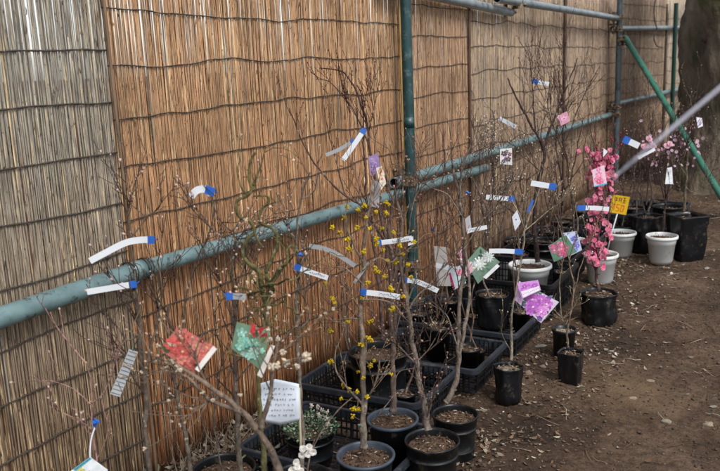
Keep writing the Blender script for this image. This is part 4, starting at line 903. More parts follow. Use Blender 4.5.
# --- green seedling pot with paper note
pl = Plant(45, (92, 84, 66), (92, 84, 66), None)
c, r, h = potpos(310, 432, 52, .7)
root = thing('evergreen_plant', 'low leafy green plant with small white blooms behind the paper note', 'potted plant', c, 'potted saplings'); c.z = .014
make_pot(root, c, r, h, 'nursery'); lf = MB(); rs = random.Random(3); fl = MB()
for i in range(760):
    a = rs.uniform(0, 6.3); f = r*1.05*math.sqrt(rs.random()); hh = h+rs.uniform(-.02, .05)*(1-(f/r)**2*.5)
    p = c+Vector((math.cos(a)*f, math.sin(a)*f, hh)); d = Vector((math.cos(a)+rs.uniform(-1, 1), math.sin(a)+rs.uniform(-1, 1), rs.uniform(-.1, 1.2))).normalized(); n_ = d.orthogonal().normalized(); n_.rotate(Matrix.Rotation(rs.uniform(0, 6.3), 3, d)); L_ = rs.uniform(.008, .016); w = L_*.32
    lf.col = rs.choice((srgb(70, 96, 66), srgb(92, 118, 84), srgb(52, 74, 52), srgb(130, 150, 124), srgb(176, 190, 172)))
    ids = [lf.add(p), lf.add(p+d*L_*.5+n_*w), lf.add(p+d*L_), lf.add(p+d*L_*.5-n_*w)]; lf.face(tuple(ids))
lf.build('leaves', M['leafgreen'], root)
for x, y in ((318, 407), (322, 410), (326, 418), (311, 406), (319, 415), (328, 424), (323, 434), (312, 451), (303, 451), (309, 447), (327, 412), (315, 458)): pompon(fl, W(x, y, c.y-.03+rs.uniform(-.04, .04)), .009, srgb(224, 214, 200), rs, 12, .36)
tw = MB(); tw.col = srgb(90, 74, 60)
for x, y in ((318, 407), (326, 418), (323, 434), (311, 406)): tw.tube([c+Vector((0, 0, h)), W(x, y, c.y-.03)], .0012, 4)
tw.build('crown', M['bark'], root); fl.build('blossoms', M['petal'], root)
# small white flower sprig in front
# ------------------------------------------------------------------ left foreground plants
def grounded(label, name, base, pot_r, pot_h, stems, pl, Y, group='potted saplings', style='nursery'):
    """a sapling whose pot stands below the picture's edge"""
    c = Vector((base[0], base[1], 0)); root = thing(name, label, 'potted tree', c, group); sz = make_pot(root, c, pot_r, pot_h, style)
    for (lst, r0, r1, fromsoil) in stems:
        P = pts_px(lst, Y)
        if fromsoil: P = [c+Vector((R.uniform(-.02, .02), R.uniform(-.02, .02), sz))]+P
        pl.stem(P, r0, r1)
    return root
# big forked branch nearest the camera
pl = Plant(51, (92, 80, 72), (122, 104, 88), (176, 146, 118), .0022, .08, .18, .3, .7)
Yf = 1.72; b = W(292, 500, Yf)
root = grounded('forked brown branch nearest the camera with white blossom balls', 'potted_tree', (b.x+.04, Yf, 0), .12, .2,
    [([(290, 500), (274, 458), (258, 430), (243, 412), (225, 398), (205, 384), (185, 370), (166, 360)], .012, .0035, True), ([(262, 428), (266, 408), (271, 385), (275, 360), (280, 340)], .0075, .0022, False),
     ([(243, 412), (222, 405), (205, 396), (188, 378), (172, 372), (158, 368)], .006, .0022, False), ([(208, 386), (200, 370), (196, 350), (205, 330)], .003, .0015, False), ([(275, 360), (290, 345), (300, 338)], .0025, .0014, False), ([(222, 397), (210, 402), (196, 410, .0), (186, 422)], .003, .0014, False)], pl, Yf)
pl.twigs(34, .05, .15, .35, 1)
fl = MB(); rs = random.Random(15)
for x, y, q in ((305, 358, .017), (297, 366, .010), (271, 367, .015), (277, 365, .012), (286, 362, .014), (283, 352, .010), (270, 340, .009), (267, 330, .009), (192, 376, .008), (213, 400, .007), (167, 363, .009), (172, 362, .008), (278, 339, .009), (240, 395, .007), (180, 370, .007)):
    pompon(fl, W(x, y, Yf+rs.uniform(-.03, .02)), q*.72, srgb(232, 218, 196), rs, 16, .36)
for n_ in rs.sample(pl.nodes, min(34, len(pl.nodes))): pompon(fl, n_[0], rs.uniform(.003, .0055), srgb(226, 210, 186), rs, 8, .42)
pl.tw.col = srgb(110, 92, 78); pl.tw.tube(spline([W(276, 372, Yf), W(290, 360, Yf), W(305, 358, Yf)], 4), .0014, 5)
finish(root, pl, fl)
# tortuous green sapling
pl = Plant(52, (92, 86, 56), (96, 90, 56), (206, 170, 150), .0028, .1, .95, .1, .9)
Yf = 1.95; b = W(262, 470, Yf)
root = grounded('corkscrew twisted green stemmed sapling in front of the low rail', 'potted_tree', (b.x-.02, Yf, 0), .11, .2,
    [([(262, 478), (260, 430), (258, 390), (262, 350), (268, 310), (270, 285), (266, 270)], .0085, .0045, True),
     ([(268, 310), (262, 285), (258, 270), (246, 262), (241, 252), (246, 240), (254, 232), (250, 222), (240, 218), (236, 210), (238, 200), (248, 196), (253, 188), (250, 178), (250, 165), (255, 152)], .0062, .0030, False),
     ([(266, 272), (272, 258), (276, 248), (277, 236), (270, 228), (260, 222), (262, 210), (268, 202), (266, 196), (254, 196)], .0052, .0026, False),
     ([(270, 290), (280, 272), (288, 262), (287, 252), (292, 246), (298, 252)], .0052, .0026, False), ([(248, 196), (240, 186), (236, 172), (240, 160)], .003, .0015, False), ([(253, 190), (258, 175), (263, 160), (266, 150)], .003, .0015, False),
     ([(266, 275), (252, 268), (244, 262), (238, 268)], .003, .002, False), ([(254, 232), (258, 240), (262, 246)], .003, .002, False), ([(262, 345), (248, 355), (238, 356, -.02), (228, 352), (240, 340), (262, 326), (278, 312)], .0032, .002, False),
     ([(270, 300), (262, 306), (258, 314), (270, 324), (276, 318)], .003, .0018, False)], pl, Yf)
pl.curl = 1.15
for q in range(9):
    a_ = rs.uniform(0, 6.3); x_, y_ = 262+rs.uniform(-6, 10), 285+rs.uniform(-22, 22); ptl = [(x_, y_)]
    for k_ in range(6): a_ += rs.choice((-1, 1))*rs.uniform(.5, 1.3); x_ += 9*math.cos(a_); y_ += 9*math.sin(a_)-3; ptl.append((x_, y_, rs.uniform(-.05, .05)))
    pl.stem(pts_px(ptl, Yf), .0034, .0014)
pl.twigs(26, .04, .12, .3, 1)
fl = MB()
for x, y in ((255, 280), (252, 282), (247, 283), (253, 273), (280, 268), (271, 292), (246, 220), (273, 296)): pompon(fl, W(x, y, Yf-.01), .0055, srgb(236, 214, 186), rs, 10, .4)
finish(root, pl, fl)
# moss grey stem with the blue labels (297)
pl = Plant(53, (116, 108, 98), (96, 84, 76), (190, 160, 146), .0022, .1, .3, .4, .7)
Yf = 2.25; b = W(300, 470, Yf)
root = grounded('light grey straight sapling carrying a white label below the low rail', 'potted_tree', (b.x, Yf, 0), .10, .17,
    [([(302, 470), (303, 430), (300, 390), (298, 350), (298, 310), (297, 275), (297, 250), (297, 228), (303, 190), (310, 172)], .008, .0022, True), ([(298, 270), (306, 256), (312, 244)], .004, .0024, False), ([(297, 240), (290, 232), (287, 225)], .003, .0018, False), ([(300, 200), (315, 190), (318, 175)], .002, .0012, False), ([(298, 330), (309, 318), (306, 296), (311, 285)], .003, .0014, False)], pl, Yf)
pl.twigs(30, .05, .15, .3, 1)
finish(root, pl)
# thin multi stem left plants with pinkish buds
def bushy(seed, base, label, stems, Y, cols=((98, 90, 80), (84, 68, 60)), bud=(186, 160, 154), budr=.0019, nt=40, L=(.05, .17), curl=.2):
    pl = Plant(seed, cols[0], cols[1], bud, budr, .07, curl, .6, .7); pl.tip = 1.9; b = W(base[0], base[1], Y)
    root = grounded(label, 'potted_tree', (b.x, Y, 0), .10, .18, stems, pl, Y); pl.twigs(nt, L[0], L[1], .4, 1); finish(root, pl); return root
bushy(54, (150, 480), 'leftmost upright grey stemmed sapling with a long white label over the grey screen', [([(150, 478), (146, 430), (143, 380), (139, 330), (137, 300), (135, 285)], .0085, .0055, True), ([(143, 380), (150, 350), (157, 320), (163, 290), (158, 260)], .004, .0018, False),
    ([(135, 290), (120, 290), (110, 278), (104, 268)], .003, .0014, False), ([(137, 305), (134, 262), (132, 240), (128, 215)], .003, .0014, False), ([(139, 335), (128, 340), (120, 330), (112, 318)], .003, .0014, False), ([(141, 350), (128, 355), (118, 348)], .003, .0014, False), ([(130, 240), (146, 218), (158, 208), (164, 196)], .002, .0011, False), ([(146, 217), (135, 207), (128, 198)], .0018, .001, False), ([(131, 224), (128, 218), (129, 205)], .0018, .001, False)], 2.12, nt=36)
bushy(55, (190, 480), 'upright grey stemmed sapling left of the red flower card', [([(192, 478), (186, 440), (180, 410), (174, 375), (172, 340), (168, 305)], .0085, .004, True), ([(174, 375), (182, 340), (186, 300), (196, 262), (206, 240), (212, 215), (208, 170)], .004, .0014, False), ([(172, 340), (160, 315), (158, 290), (170, 265)], .003, .0014, False), ([(206, 240), (226, 232), (238, 240)], .002, .0012, False), ([(212, 200), (222, 222), (236, 234)], .002, .0012, False)], 2.2, nt=36)
bushy(56, (238, 480), 'stout grey sapling standing just left of the paper note', [([(243, 478), (238, 445), (236, 410), (237, 375), (236, 330), (234, 290), (232, 262), (237, 240)], .0105, .003, True), ([(236, 330), (226, 300), (218, 275), (214, 250)], .003, .0014, False), ([(236, 300), (246, 280), (244, 262)], .0025, .0014, False), ([(237, 380), (250, 365), (262, 362)], .003, .0014, False), ([(232, 262), (220, 240), (206, 222), (195, 212)], .002, .001, False)], 2.12, nt=34)
bushy(57, (100, 500), 'low pale reddish sapling at the bottom left corner with a blue clip', [([(98, 500), (96, 460), (93, 430), (92, 405)], .0035, .0025, True), ([(92, 405), (82, 395), (65, 385), (48, 380)], .0022, .0012, False), ([(92, 403), (104, 392), (112, 372), (118, 350), (126, 340)], .0022, .0012, False), ([(93, 430), (78, 420), (62, 412), (50, 406)], .0018, .001, False), ([(96, 460), (106, 440), (110, 420)], .0018, .001, False), ([(85, 362), (70, 345), (58, 330), (50, 312)], .0024, .0012, False), ([(92, 403), (90, 380), (86, 362)], .002, .0015, False)], 2.0, cols=((150, 116, 108), (150, 116, 108)), nt=22, L=(.03, .09), budr=.0018)
bushy(58, (225, 480), 'thin twiggy sapling behind the stout grey one below the low rail', [([(222, 470), (214, 430), (216, 400), (222, 360), (216, 330)], .004, .002, True), ([(216, 400), (204, 380), (196, 350)], .002, .001, False), ([(222, 360), (232, 330), (240, 300)], .002, .001, False)], 2.32, nt=30, L=(.05, .14))
# a white flower sprig reaching up by the front crate
pl = Plant(59, (108, 92, 84), (112, 96, 84), (210, 190, 180), .004, .3, .2, .5, .6); Yf = 2.02
root = grounded('low sprig with white blossoms in front of the mesh crate floor', 'potted_tree', (W(312, 480, Yf).x, Yf, 0), .08, .14, [([(310, 486), (308, 470), (310, 455), (314, 440)], .003, .0016, True), ([(310, 455), (322, 430), (338, 410), (352, 398)], .0022, .0013, False), ([(308, 470), (296, 462), (290, 470)], .002, .0012, False)], pl, Yf, style='small')
fl = MB()
for x, y in ((303, 449), (309, 447), (313, 452), (308, 454), (302, 455), (297, 467), (292, 470), (301, 471), (296, 462)): petal_flower(fl, W(x, y, Yf-.01), Vector((rs.uniform(-.5, .5), -1, rs.uniform(0, 1))), .011, srgb(238, 236, 234), srgb(220, 210, 190), rs, 2)
finish(root, pl, fl)
# ------------------------------------------------------------------ labels
def strip(label, pxs, Y, wid=.015, blue='end', mt='label', text=True, bluelen=.014, tilt=.0):
    P = spline(pts_px(pxs, Y), 6) if len(pxs) > 2 else [lerp(W(*pxs[0][:2], Y), W(*pxs[1][:2], Y+.0), i/6) for i in range(7)]
    root = thing('plant_label', label, 'plant label', P[0], 'plastic labels tied to the saplings')
    def ribbon(mb, pts, w, th=.0006, off=0):
        k = len(pts); fr = []
        for i in range(k):
            t = (pts[min(i+1, k-1)]-pts[max(i-1, 0)]).normalized(); v = (pts[i]-CAM).normalized(); u = t.cross(Vector((.15, 1, tilt)).normalized()).normalized(); n_ = t.cross(u)
            if n_.y > 0: n_ = -n_
            fr.append([mb.add(pts[i]+u*w*x/2+n_*(th*y+off)) for x, y in ((-1, -1), (1, -1), (1, 1), (-1, 1))])
        mb.smooth = False
        for i in range(k-1):
            for q in range(4): mb.face((fr[i][q], fr[i+1][q], fr[i+1][(q+1) % 4], fr[i][(q+1) % 4]))
        mb.face(tuple(reversed(fr[0]))); mb.face(tuple(fr[-1]))
        return fr
    L_ = sum((P[i+1]-P[i]).length for i in range(len(P)-1))
    mb = MB(); ribbon(mb, P, wid); mb.build('strip', M[mt], root)
    if blue:
        Q = P if blue == 'start' else P[::-1]; k = [Q[0]]; acc = 0
        for i in range(1, len(Q)):
            seg = (Q[i]-Q[i-1]).length
            if acc+seg > bluelen: k.append(Q[i-1]+(Q[i]-Q[i-1]).normalized()*(bluelen-acc)); break
            acc += seg; k.append(Q[i])
        d = (k[0]-k[1]).normalized(); k[0] = k[0]+d*.004
        mb = MB(); ribbon(mb, k, wid*1.18, .0016); be = mb.build('blue_end', M['blue'], root)
        lp = MB(); lp.tube(spline([k[0], k[0]+d*.008+Vector((0, .006, .004)), k[0]+d*.002+Vector((0, .012, -.003))], 4), .0011, 5); lp.build('tie_loop', M['blue'], be)
    if text:
        ink = MB(); ink.smooth = False; rs2 = random.Random(len(label)); n = len(P)
        acc = [0]
        for i in range(n-1): acc.append(acc[-1]+(P[i+1]-P[i]).length)
        def at(u):
            d = u*L_
            for i in range(n-1):
                if acc[i+1] >= d: f_ = (d-acc[i])/max(1e-9, acc[i+1]-acc[i]); return P[i]+(P[i+1]-P[i])*f_, (P[i+1]-P[i]).normalized()
            return P[-1], (P[-1]-P[-2]).normalized()
        u = .45 if blue == 'start' else .12
        while u < (.92 if blue == 'start' else .6):
            p, t = at(u); uu = t.cross(Vector((.15, 1, tilt)).normalized()).normalized(); n_ = t.cross(uu); n_ = -n_ if n_.y > 0 else n_
            for k in range(3):
                q = p+uu*wid*rs2.uniform(-.22, .22)+t*rs2.uniform(-.001, .001)+n_*.0011; ax = (t if rs2.random() < .5 else uu); ink.box(q, ax, ax.cross(n_).normalized(), n_, rs2.uniform(.0012, .0022), .0004, .0002)
            u += .0058/L_
        ink.build('lettering', M['ink'], root)
    return root
strip('long curved white label with blue right end, over the grey screen above the low rail', [(90, 261), (105, 253), (125, 243), (140, 240), (153, 240)], 2.10, .0175, text=False)
strip('white label with blue right end lying in front of the thick left rail', [(87, 292), (105, 289), (135, 284)], 2.10, .0165, text=False)
strip('short curled white label with blue end above the low rail on the orange screen', [(191, 197), (196, 191), (203, 189), (213, 192)], 2.18, .020, text=False, bluelen=.022)
strip('arched cloudy label without blue end, just under the low rail', [(309, 246), (325, 249), (340, 256), (355, 266)], 2.22, .013, blue=None, mt='label_dull', text=False)
strip('white label with blue left end tied to the light grey sapling', [(296, 267), (310, 272), (328, 278)], 2.22, .0150, 'start')
strip('white label with blue left end among the topmost yellow blossoms', [(377, 243), (394, 241), (412, 238)], 2.40, .0150, 'start')
strip('white label with blue left end crossing the yellow blossomed trunk', [(362, 292), (380, 294), (400, 297)], 2.38, .0175, 'start')
strip('downward curving white label with blue left end left of the crates', [(403, 280), (418, 282), (438, 291)], 2.5, .0165, 'start')
strip('bright white label hanging down from its blue end high on the dark branches', [(343, 160), (354, 145), (364, 130)], 2.95, .018, text=False)
strip('cloudy label slanting beside the bright one high on the dark branches', [(326, 155), (340, 149), (353, 141)], 3.0, .014, mt='label_dull', text=False, bluelen=.01)
strip('small dull label with blue left end on the stout grey sapling', [(228, 296), (246, 297)], 1.9, .016, 'start', 'label_dull', False, .012)
strip('white label with blue right end in front of the crooked white budded tree', [(486, 197), (499, 198), (514, 199)], 4.3, .026, bluelen=.03, text=False)
strip('white label with blue right end high on the slim pale stem', [(531, 183), (543, 185), (555, 187)], 3.15, .022, bluelen=.024, text=False)
strip('white label with blue right end just above the white pot in the mesh crate', [(489, 251), (505, 251), (522, 252)], 3.15, .019, bluelen=.03, text=False)
strip('white label with blue left end in front of the pink plum blossom', [(578, 208), (593, 208), (609, 209)], 4.1, .024, 'start', bluelen=.04, text=False)
strip('short white label with faint red marks on the twin stemmed sapling', [(467, 231), (487, 227)], 2.85, .015, None)
strip('white label with blue right end under the grey translucent card', [(435, 265), (450, 268), (465, 270)], 2.9, .018, text=False, bluelen=.024)
strip('small white label hanging on the tan screen high in the forked tree', [(499, 118), (516, 127)], 4.6, .022, None, text=False)
strip('white label with blue left end highest of all, on the forked tree', [(533, 81), (549, 84)], 4.6, .022, 'start', text=False, bluelen=.03)
strip('white label with blue left end beside the grey corner post', [(624, 139), (639, 146)], 5.2, .04, 'start', text=False, bluelen=.04)
strip('thin white label just right of and below the pink magnolia bloom', [(638, 158), (655, 149)], 5.2, .02, None, text=False)
strip('cream label hanging diagonally among the yellow blossoms', [(354, 283), (369, 263)], 2.38, .009, None, 'label_dull', False)
strip('small white label at the top of the left white pot stems', [(600, 157), (606, 150)], 4.9, .03, None, text=False)
strip('small grey label with a blue end tied to a stem at the mesh crate', [(533, 200), (528, 212)], 3.15, .010, None, 'blue', False)
# ridged grey tag
def slab(root, name, corners, mt, th=.0008, col=(1, 1, 1)):
    mb = MB(); mb.smooth = False; mb.col = col; a, b, c, d = corners; n = (b-a).cross(d-a).normalized(); n = -n if n.y > 0 else n
    f_ = [mb.add(p+n*th/2) for p in corners]; g_ = [mb.add(p-n*th/2) for p in corners]
    mb.face(tuple(f_)); mb.face(tuple(reversed(g_)))
    for i in range(4): mb.face((f_[i], g_[i], g_[(i+1) % 4], f_[(i+1) % 4]))
    return mb.build(name, mt, root), n
root = thing('plant_label', 'grey ridged tag hanging at the lower left in front of the grey screen', 'plant label', W(128, 350, 2.05), 'plastic labels tied to the saplings')
cs = [W(110, 394, 2.02), W(120, 397, 2.03), W(138, 352, 2.08), W(129, 349, 2.07)]
o, n = slab(root, 'tag_body', cs, M['label_dull'], .001)
mb = MB(); mb.smooth = False
for i in range(12):
    u = (i+.5)/12; p, q = lerp(cs[0], cs[3], u), lerp(cs[1], cs[2], u); d = (q-p).normalized(); mb.box((p+q)/2+n*.0012, d, d.cross(n).normalized(), n, (q-p).length*.45, .0009, .0005)
mb.build('ridges', M['post_grey'], root)
mb = MB(); mb.tube(spline([W(133, 350, 2.07), W(136, 342, 2.1), W(139, 338, 2.12)], 4), .0018, 5); mb.build('tie_loop', M['dkgreen'], root)
# blue clip and string
root = thing('label_clip', 'bright blue clip with pale string on the low reddish sapling', 'clip', W(95, 423, 1.98))
mb = MB(); cc = W(95, 423, 1.97); ax = Vector((.35, -.2, 1)).normalized(); bx = ax.orthogonal().normalized(); mb.box(cc, ax, bx, ax.cross(bx), .011, .0016, .007); mb.box(cc+Vector((.004, -.003, .004)), bx, ax, bx.cross(ax), .009, .0014, .005); mb.build('clip', M['blue'], root)
mb = MB(); mb.tube(spline([W(95, 427, 1.97), W(91, 440, 1.96), W(90, 456, 1.95), W(92, 466, 1.95)], 4), .0022, 6); mb.build('string', M['label'], root)
for x, y, Yv, lb in ((433, 229, 3.66, 'small dark blue clip on the dark stem below the doubled rails'), (300, 254, 2.22, 'blue clip on the light grey sapling above its label'), (467, 192, 2.85, 'blue clip high on the twin stemmed sapling'), (352, 141, 3.02, 'tiny blue clip beside the bright hanging label')):
    mb = MB(); mb.blob(W(x, y, Yv), .009 if Yv > 3 else .006, (D1, 1.4)); mb.blob(W(x, y, Yv)+Vector((.006, 0, -.004)), .005); tag(mb.build('label_clip', M['blue']), lb, 'clip', 'blue clips on stems')
# flower cards
def fcard(label, cor, Y, bg, flowers, banner=None, name='flower_card', mt='card', leaves=None):
    """cor: four pixel corners (in order) ; flowers: list of (u, v, r, petals, colour, centre colour)"""
    cs = [W(q[0], q[1], Y+(q[2] if len(q) > 2 else 0)) for q in cor]
    root = thing(name, label, 'flower card', sum(cs, Vector())/4, 'printed flower cards')
    o, n = slab(root, 'card', cs, M[mt], .001, srgb(*bg))
    P = lambda u, v: lerp(lerp(cs[0], cs[1], u), lerp(cs[3], cs[2], u), v)
    ex = (cs[1]-cs[0]); W_ = ex.length; Hh = (cs[3]-cs[0]).length; ex.normalize(); ey = n.cross(ex).normalized()
    pr = MB(); pr.smooth = False; off = .0008; rs2 = random.Random(len(label)*3)
    for (u, v, rw, rh, col) in (leaves or []):
        pr.col = srgb(*col); c = P(u, v)+n*off; a0 = rs2.uniform(0, 3); a_, b_ = ex*math.cos(a0)+ey*math.sin(a0), -ex*math.sin(a0)+ey*math.cos(a0); off += .00003
        ids = [pr.add(c+a_*math.cos(t)*rw*W_*(.8+.2*math.cos(3*t))+b_*math.sin(t)*rh*W_) for t in [k*math.pi/6 for k in range(12)]]; pr.face(tuple(ids))
    off = .0012; more = []
    for (u, v, rr_, k, col, cc) in flowers:
        if rr_ < .12: more.append((u, v, rr_, k, col, cc)); continue
        for q in range(3):
            du, dv = rs2.uniform(-rr_, rr_)*1.1, rs2.uniform(-rr_, rr_)*1.1
            if .08 < u+du < .92 and .08 < v+dv < .92: more.append((u+du, v+dv, rr_*rs2.uniform(.45, .65), k, tuple(lerp(a, b, rs2.uniform(.1, .5)) for a, b in zip(col, bg)), cc))
        more.append((u, v, rr_*.78, k, tuple(lerp(a, b, .15) for a, b in zip(col, bg)), cc))
    for (u, v, rr_, k, col, cc) in more:
        c = P(u, v); r = rr_*W_; a0 = rs2.uniform(0, 3); 
        for i in range(k):
            an = a0+2*math.pi*i/k; g = rs2.uniform(.75, 1.15); pr.col = tuple(min(1, x*g) for x in srgb(*col)); off += .00002
            m_ = c+(ex*math.cos(an)+ey*math.sin(an))*r*.55+n*off; u_ = ex*math.cos(an)+ey*math.sin(an); v_ = n.cross(u_)
            wd = 1.6/k if k > 6 else .36
            ids = [pr.add(m_+u_*math.cos(t)*r*.5+v_*math.sin(t)*r*wd) for t in [q*math.pi/4 for q in range(8)]]; pr.face(tuple(ids))
        pr.col = srgb(*cc); off += .00003; ids = [pr.add(c+n*off+(ex*math.cos(t)+ey*math.sin(t))*r*.18) for t in [q*math.pi/3 for q in range(6)]]; pr.face(tuple(ids))
    if pr.v: pr.build('printed_flowers', M['print'], root)
    if banner:
        (u0, v0, u1, v1, col) = banner; b = MB(); b.smooth = False; b.col = srgb(*col); off2 = .0045 if False else off+.0004
        ids = [b.add(P(u, v)+n*off2) for u, v in ((u0, v0), (u1, v0), (u1, v1), (u0, v1))]; b.face(tuple(ids)); b.build('banner', M['card'], root)
        ink = MB(); ink.smooth = False; kk = 9
        for i in range(kk):
            u = lerp(u0, u1, (i+.7)/(kk+.4)) if abs(u1-u0) > abs(v1-v0) else (u0+u1)/2; v = (v0+v1)/2 if abs(u1-u0) > abs(v1-v0) else lerp(v0, v1, (i+.7)/(kk+.4))
            c = P(u, v)+n*(off2+.0003)
            for q in range(2): ink.box(c+ex*rs2.uniform(-.0012, .0012)+ey*rs2.uniform(-.0012, .0012), ex, ey, n, rs2.uniform(.0006, .0014), rs2.uniform(.0003, .0009), .0001)
        ink.build('lettering', M['ink'], root)
    return root, P, n, ex, ey
rl = lambda n, cols, s=0: [(random.Random(i*7+s).uniform(.1, .9), random.Random(i*13+s+1).uniform(.1, .9), .14, .06, cols[i % len(cols)]) for i in range(n)]
fcard('red and pink blossom card with white strip on the left branches', [(178, 326), (216, 347), (194, 373), (160, 350)], 1.74, (196, 112, 100), [(.25, .3, .26, 5, (222, 112, 108), (240, 210, 120)), (.62, .25, .24, 5, (232, 148, 138), (200, 190, 90)), (.45, .62, .26, 5, (214, 96, 96), (226, 200, 130)), (.8, .55, .2, 5, (232, 130, 122), (180, 190, 100)), (.12, .62, .2, 5, (222, 92, 90), (220, 190, 120)), (.55, .88, .16, 5, (236, 140, 130), (120, 140, 70))], None, leaves=rl(14, ((150, 40, 44), (70, 90, 60), (190, 60, 60)), 3))
fcard('narrow white strip label below the red blossom card', [(213, 346), (217, 349), (199, 372), (195, 369)], 1.72, (232, 226, 218), [])
fcard('teal blossom card with red corner beside the corkscrew sapling', [(237, 322), (270, 331), (262, 371), (231, 348)], 1.80, (112, 140, 116), [(.2, .3, .2, 5, (150, 206, 196), (220, 220, 150)), (.45, .5, .22, 5, (128, 196, 184), (210, 214, 150)), (.7, .65, .2, 5, (160, 212, 200), (220, 220, 150)), (.25, .72, .2, 5, (140, 200, 188), (220, 220, 150)), (.55, .85, .16, 5, (166, 214, 204), (220, 220, 150))], None, leaves=[(.65, .14, .28, .1, (176, 50, 60)), (.85, .2, .2, .1, (150, 40, 50)), (.5, .08, .2, .08, (190, 60, 66))]+rl(9, ((50, 86, 60), (84, 120, 80)), 5))
fcard('white strip label hanging on the right side of the teal blossom card', [(271, 345), (275, 346), (262, 378), (257, 375)], 1.78, (236, 230, 222), [])
fcard('purple orchid like card leaning over the soil beyond the crate corner', [(519, 281), (559, 302), (541, 323), (515, 300)], 3.05, (206, 196, 214), [(.45, .45, .2, 6, (186, 90, 190), (236, 200, 230)), (.66, .5, .2, 6, (206, 116, 206), (240, 210, 236)), (.55, .7, .2, 6, (176, 84, 186), (236, 200, 230)), (.8, .3, .18, 6, (196, 100, 196), (240, 210, 236)), (.8, .66, .17, 6, (214, 130, 210), (250, 220, 240))], (.0, .0, .22, 1, (222, 186, 222)), leaves=rl(14, ((86, 120, 104), (120, 100, 150), (60, 90, 80)), 8))
fcard('pink and purple strip card overlapping the orchid card', [(517, 283), (538, 280), (541, 290), (522, 299)], 3.02, (206, 150, 214), [(.3, .3, .16, 5, (190, 96, 196), (240, 210, 240)), (.75, .4, .16, 5, (180, 90, 190), (240, 210, 240))], (.05, .55, .95, .95, (238, 226, 240)))
fcard('green and pink blossom card with a blue side hanging above the mesh crate', [(548, 246), (566, 235), (577, 252), (554, 262)], 3.9, (96, 132, 112), [(.5, .5, .3, 6, (232, 92, 140), (250, 180, 200)), (.55, .75, .22, 6, (226, 76, 128), (250, 180, 200)), (.62, .3, .2, 6, (238, 120, 160), (250, 200, 210))], None, leaves=rl(8, ((70, 130, 90), (180, 200, 220)), 9))
fcard('pale blue and violet card behind the green and pink one', [(563, 233), (577, 231), (582, 250), (570, 256)], 3.93, (188, 196, 226), [(.7, .35, .3, 6, (92, 104, 200), (220, 220, 250)), (.75, .7, .22, 6, (110, 110, 206), (220, 220, 250))], (.05, .1, .3, .9, (226, 228, 236)))
fcard('card with a large white starry flower on dark green, in the middle crate', [(466, 262), (480, 246), (500, 262), (478, 284)], 3.45, (120, 146, 128), [(.45, .45, .44, 11, (240, 242, 240), (226, 226, 190)), (.12, .2, .2, 8, (236, 238, 236), (226, 226, 190))], None, leaves=rl(7, ((60, 86, 70), (90, 120, 100)), 12))
fcard('white strip label along the lower edge of the starry flower card', [(497, 264), (500, 266), (486, 279), (483, 277)], 3.42, (236, 238, 240), [])
fcard('small pink edged card with pale blue middle on the twin stemmed sapling', [(448, 271), (463, 264), (466, 283), (454, 290)], 2.8, (206, 220, 224), [(.75, .35, .3, 5, (226, 110, 140), (250, 200, 210)), (.9, .8, .2, 5, (60, 90, 70), (90, 120, 90))], (.0, .1, .12, .95, (206, 52, 120)))
fcard('pink striped card leaning against the starry flower card', [(456, 252), (462, 249), (474, 270), (467, 277)], 2.85, (222, 170, 184), [(.5, .3, .4, 5, (230, 90, 130), (250, 200, 210)), (.5, .75, .4, 5, (236, 236, 236), (250, 200, 210))])
fcard('pink magnolia card with blue edge at the top of the pink plum', [(592, 170), (604, 165), (607, 184), (594, 187)], 4.05, (226, 196, 210), [(.5, .4, .34, 6, (238, 130, 168), (250, 220, 230)), (.4, .75, .28, 6, (226, 86, 130), (250, 220, 230))], (.02, .93, .98, 1.0, (90, 190, 226)))
fcard('violet blossom card hanging high on the teal post side of the dark tree', [(368, 157), (378, 153), (381, 168), (371, 178)], 2.95, (150, 128, 168), [(.4, .3, .34, 6, (176, 150, 196), (220, 200, 230)), (.6, .65, .3, 6, (150, 116, 176), (220, 200, 230))], leaves=rl(5, ((90, 70, 110), (70, 90, 70)), 21))
fcard('cream and orange card just below the violet blossom card', [(376, 168), (382, 166), (387, 182), (381, 190)], 2.93, (226, 214, 196), [(.5, .2, .4, 5, (226, 160, 110), (240, 220, 190)), (.5, .6, .3, 5, (224, 120, 110), (240, 220, 190))])
fcard('grey translucent sleeve hanging under the violet blossom card', [(372, 180), (380, 182), (379, 208), (369, 206)], 2.97, (176, 174, 178), [], mt='card')
fcard('grey translucent card hanging right of the teal post above the crates', [(434, 246), (446, 247), (451, 286), (437, 286)], 3.3, (158, 152, 148), [])
fcard('black and white patterned card on the white budded sapling', [(500, 149), (512, 148), (512, 165), (500, 164)], 3.6, (214, 208, 206), [(.3, .3, .3, 5, (60, 50, 50), (220, 200, 210)), (.7, .65, .3, 5, (70, 60, 60), (220, 200, 210)), (.3, .8, .22, 5, (90, 70, 80), (200, 200, 200))])
fcard('pale pink patterned card at the junction of the forked trees', [(558, 116), (567, 111), (570, 121), (561, 126)], 4.6, (206, 150, 170), [(.5, .5, .4, 5, (228, 170, 196), (120, 60, 80))])
fcard('plain white tag hanging on the slim pale stem before the white pot', [(512, 217), (517, 210), (521, 222), (515, 231)], 3.12, (206, 208, 216), [(.5, .45, .1, 5, (90, 96, 120), (90, 96, 120))])
fcard('white tag hanging above the far white pot', [(667, 168), (672, 167), (673, 184), (665, 184)], 5.3, (226, 230, 232), [])
fcard('white card hanging from a blue clip near the top of the pale cord', [(696, 117), (702, 118), (703, 126), (698, 128)], 5.4, (226, 224, 236), [(.5, .5, .25, 5, (180, 160, 200), (230, 220, 230))])
fcard('grey foil tag behind the twin stemmed sapling', [(465, 219), (470, 215), (472, 232), (467, 234)], 2.95, (176, 178, 184), [])
fcard('small white tag with dark marks on the teal post', [(407, 238), (413, 236), (414, 244), (408, 246)], 3.9, (226, 226, 226), [(.4, .5, .25, 5, (50, 50, 56), (50, 50, 56))])
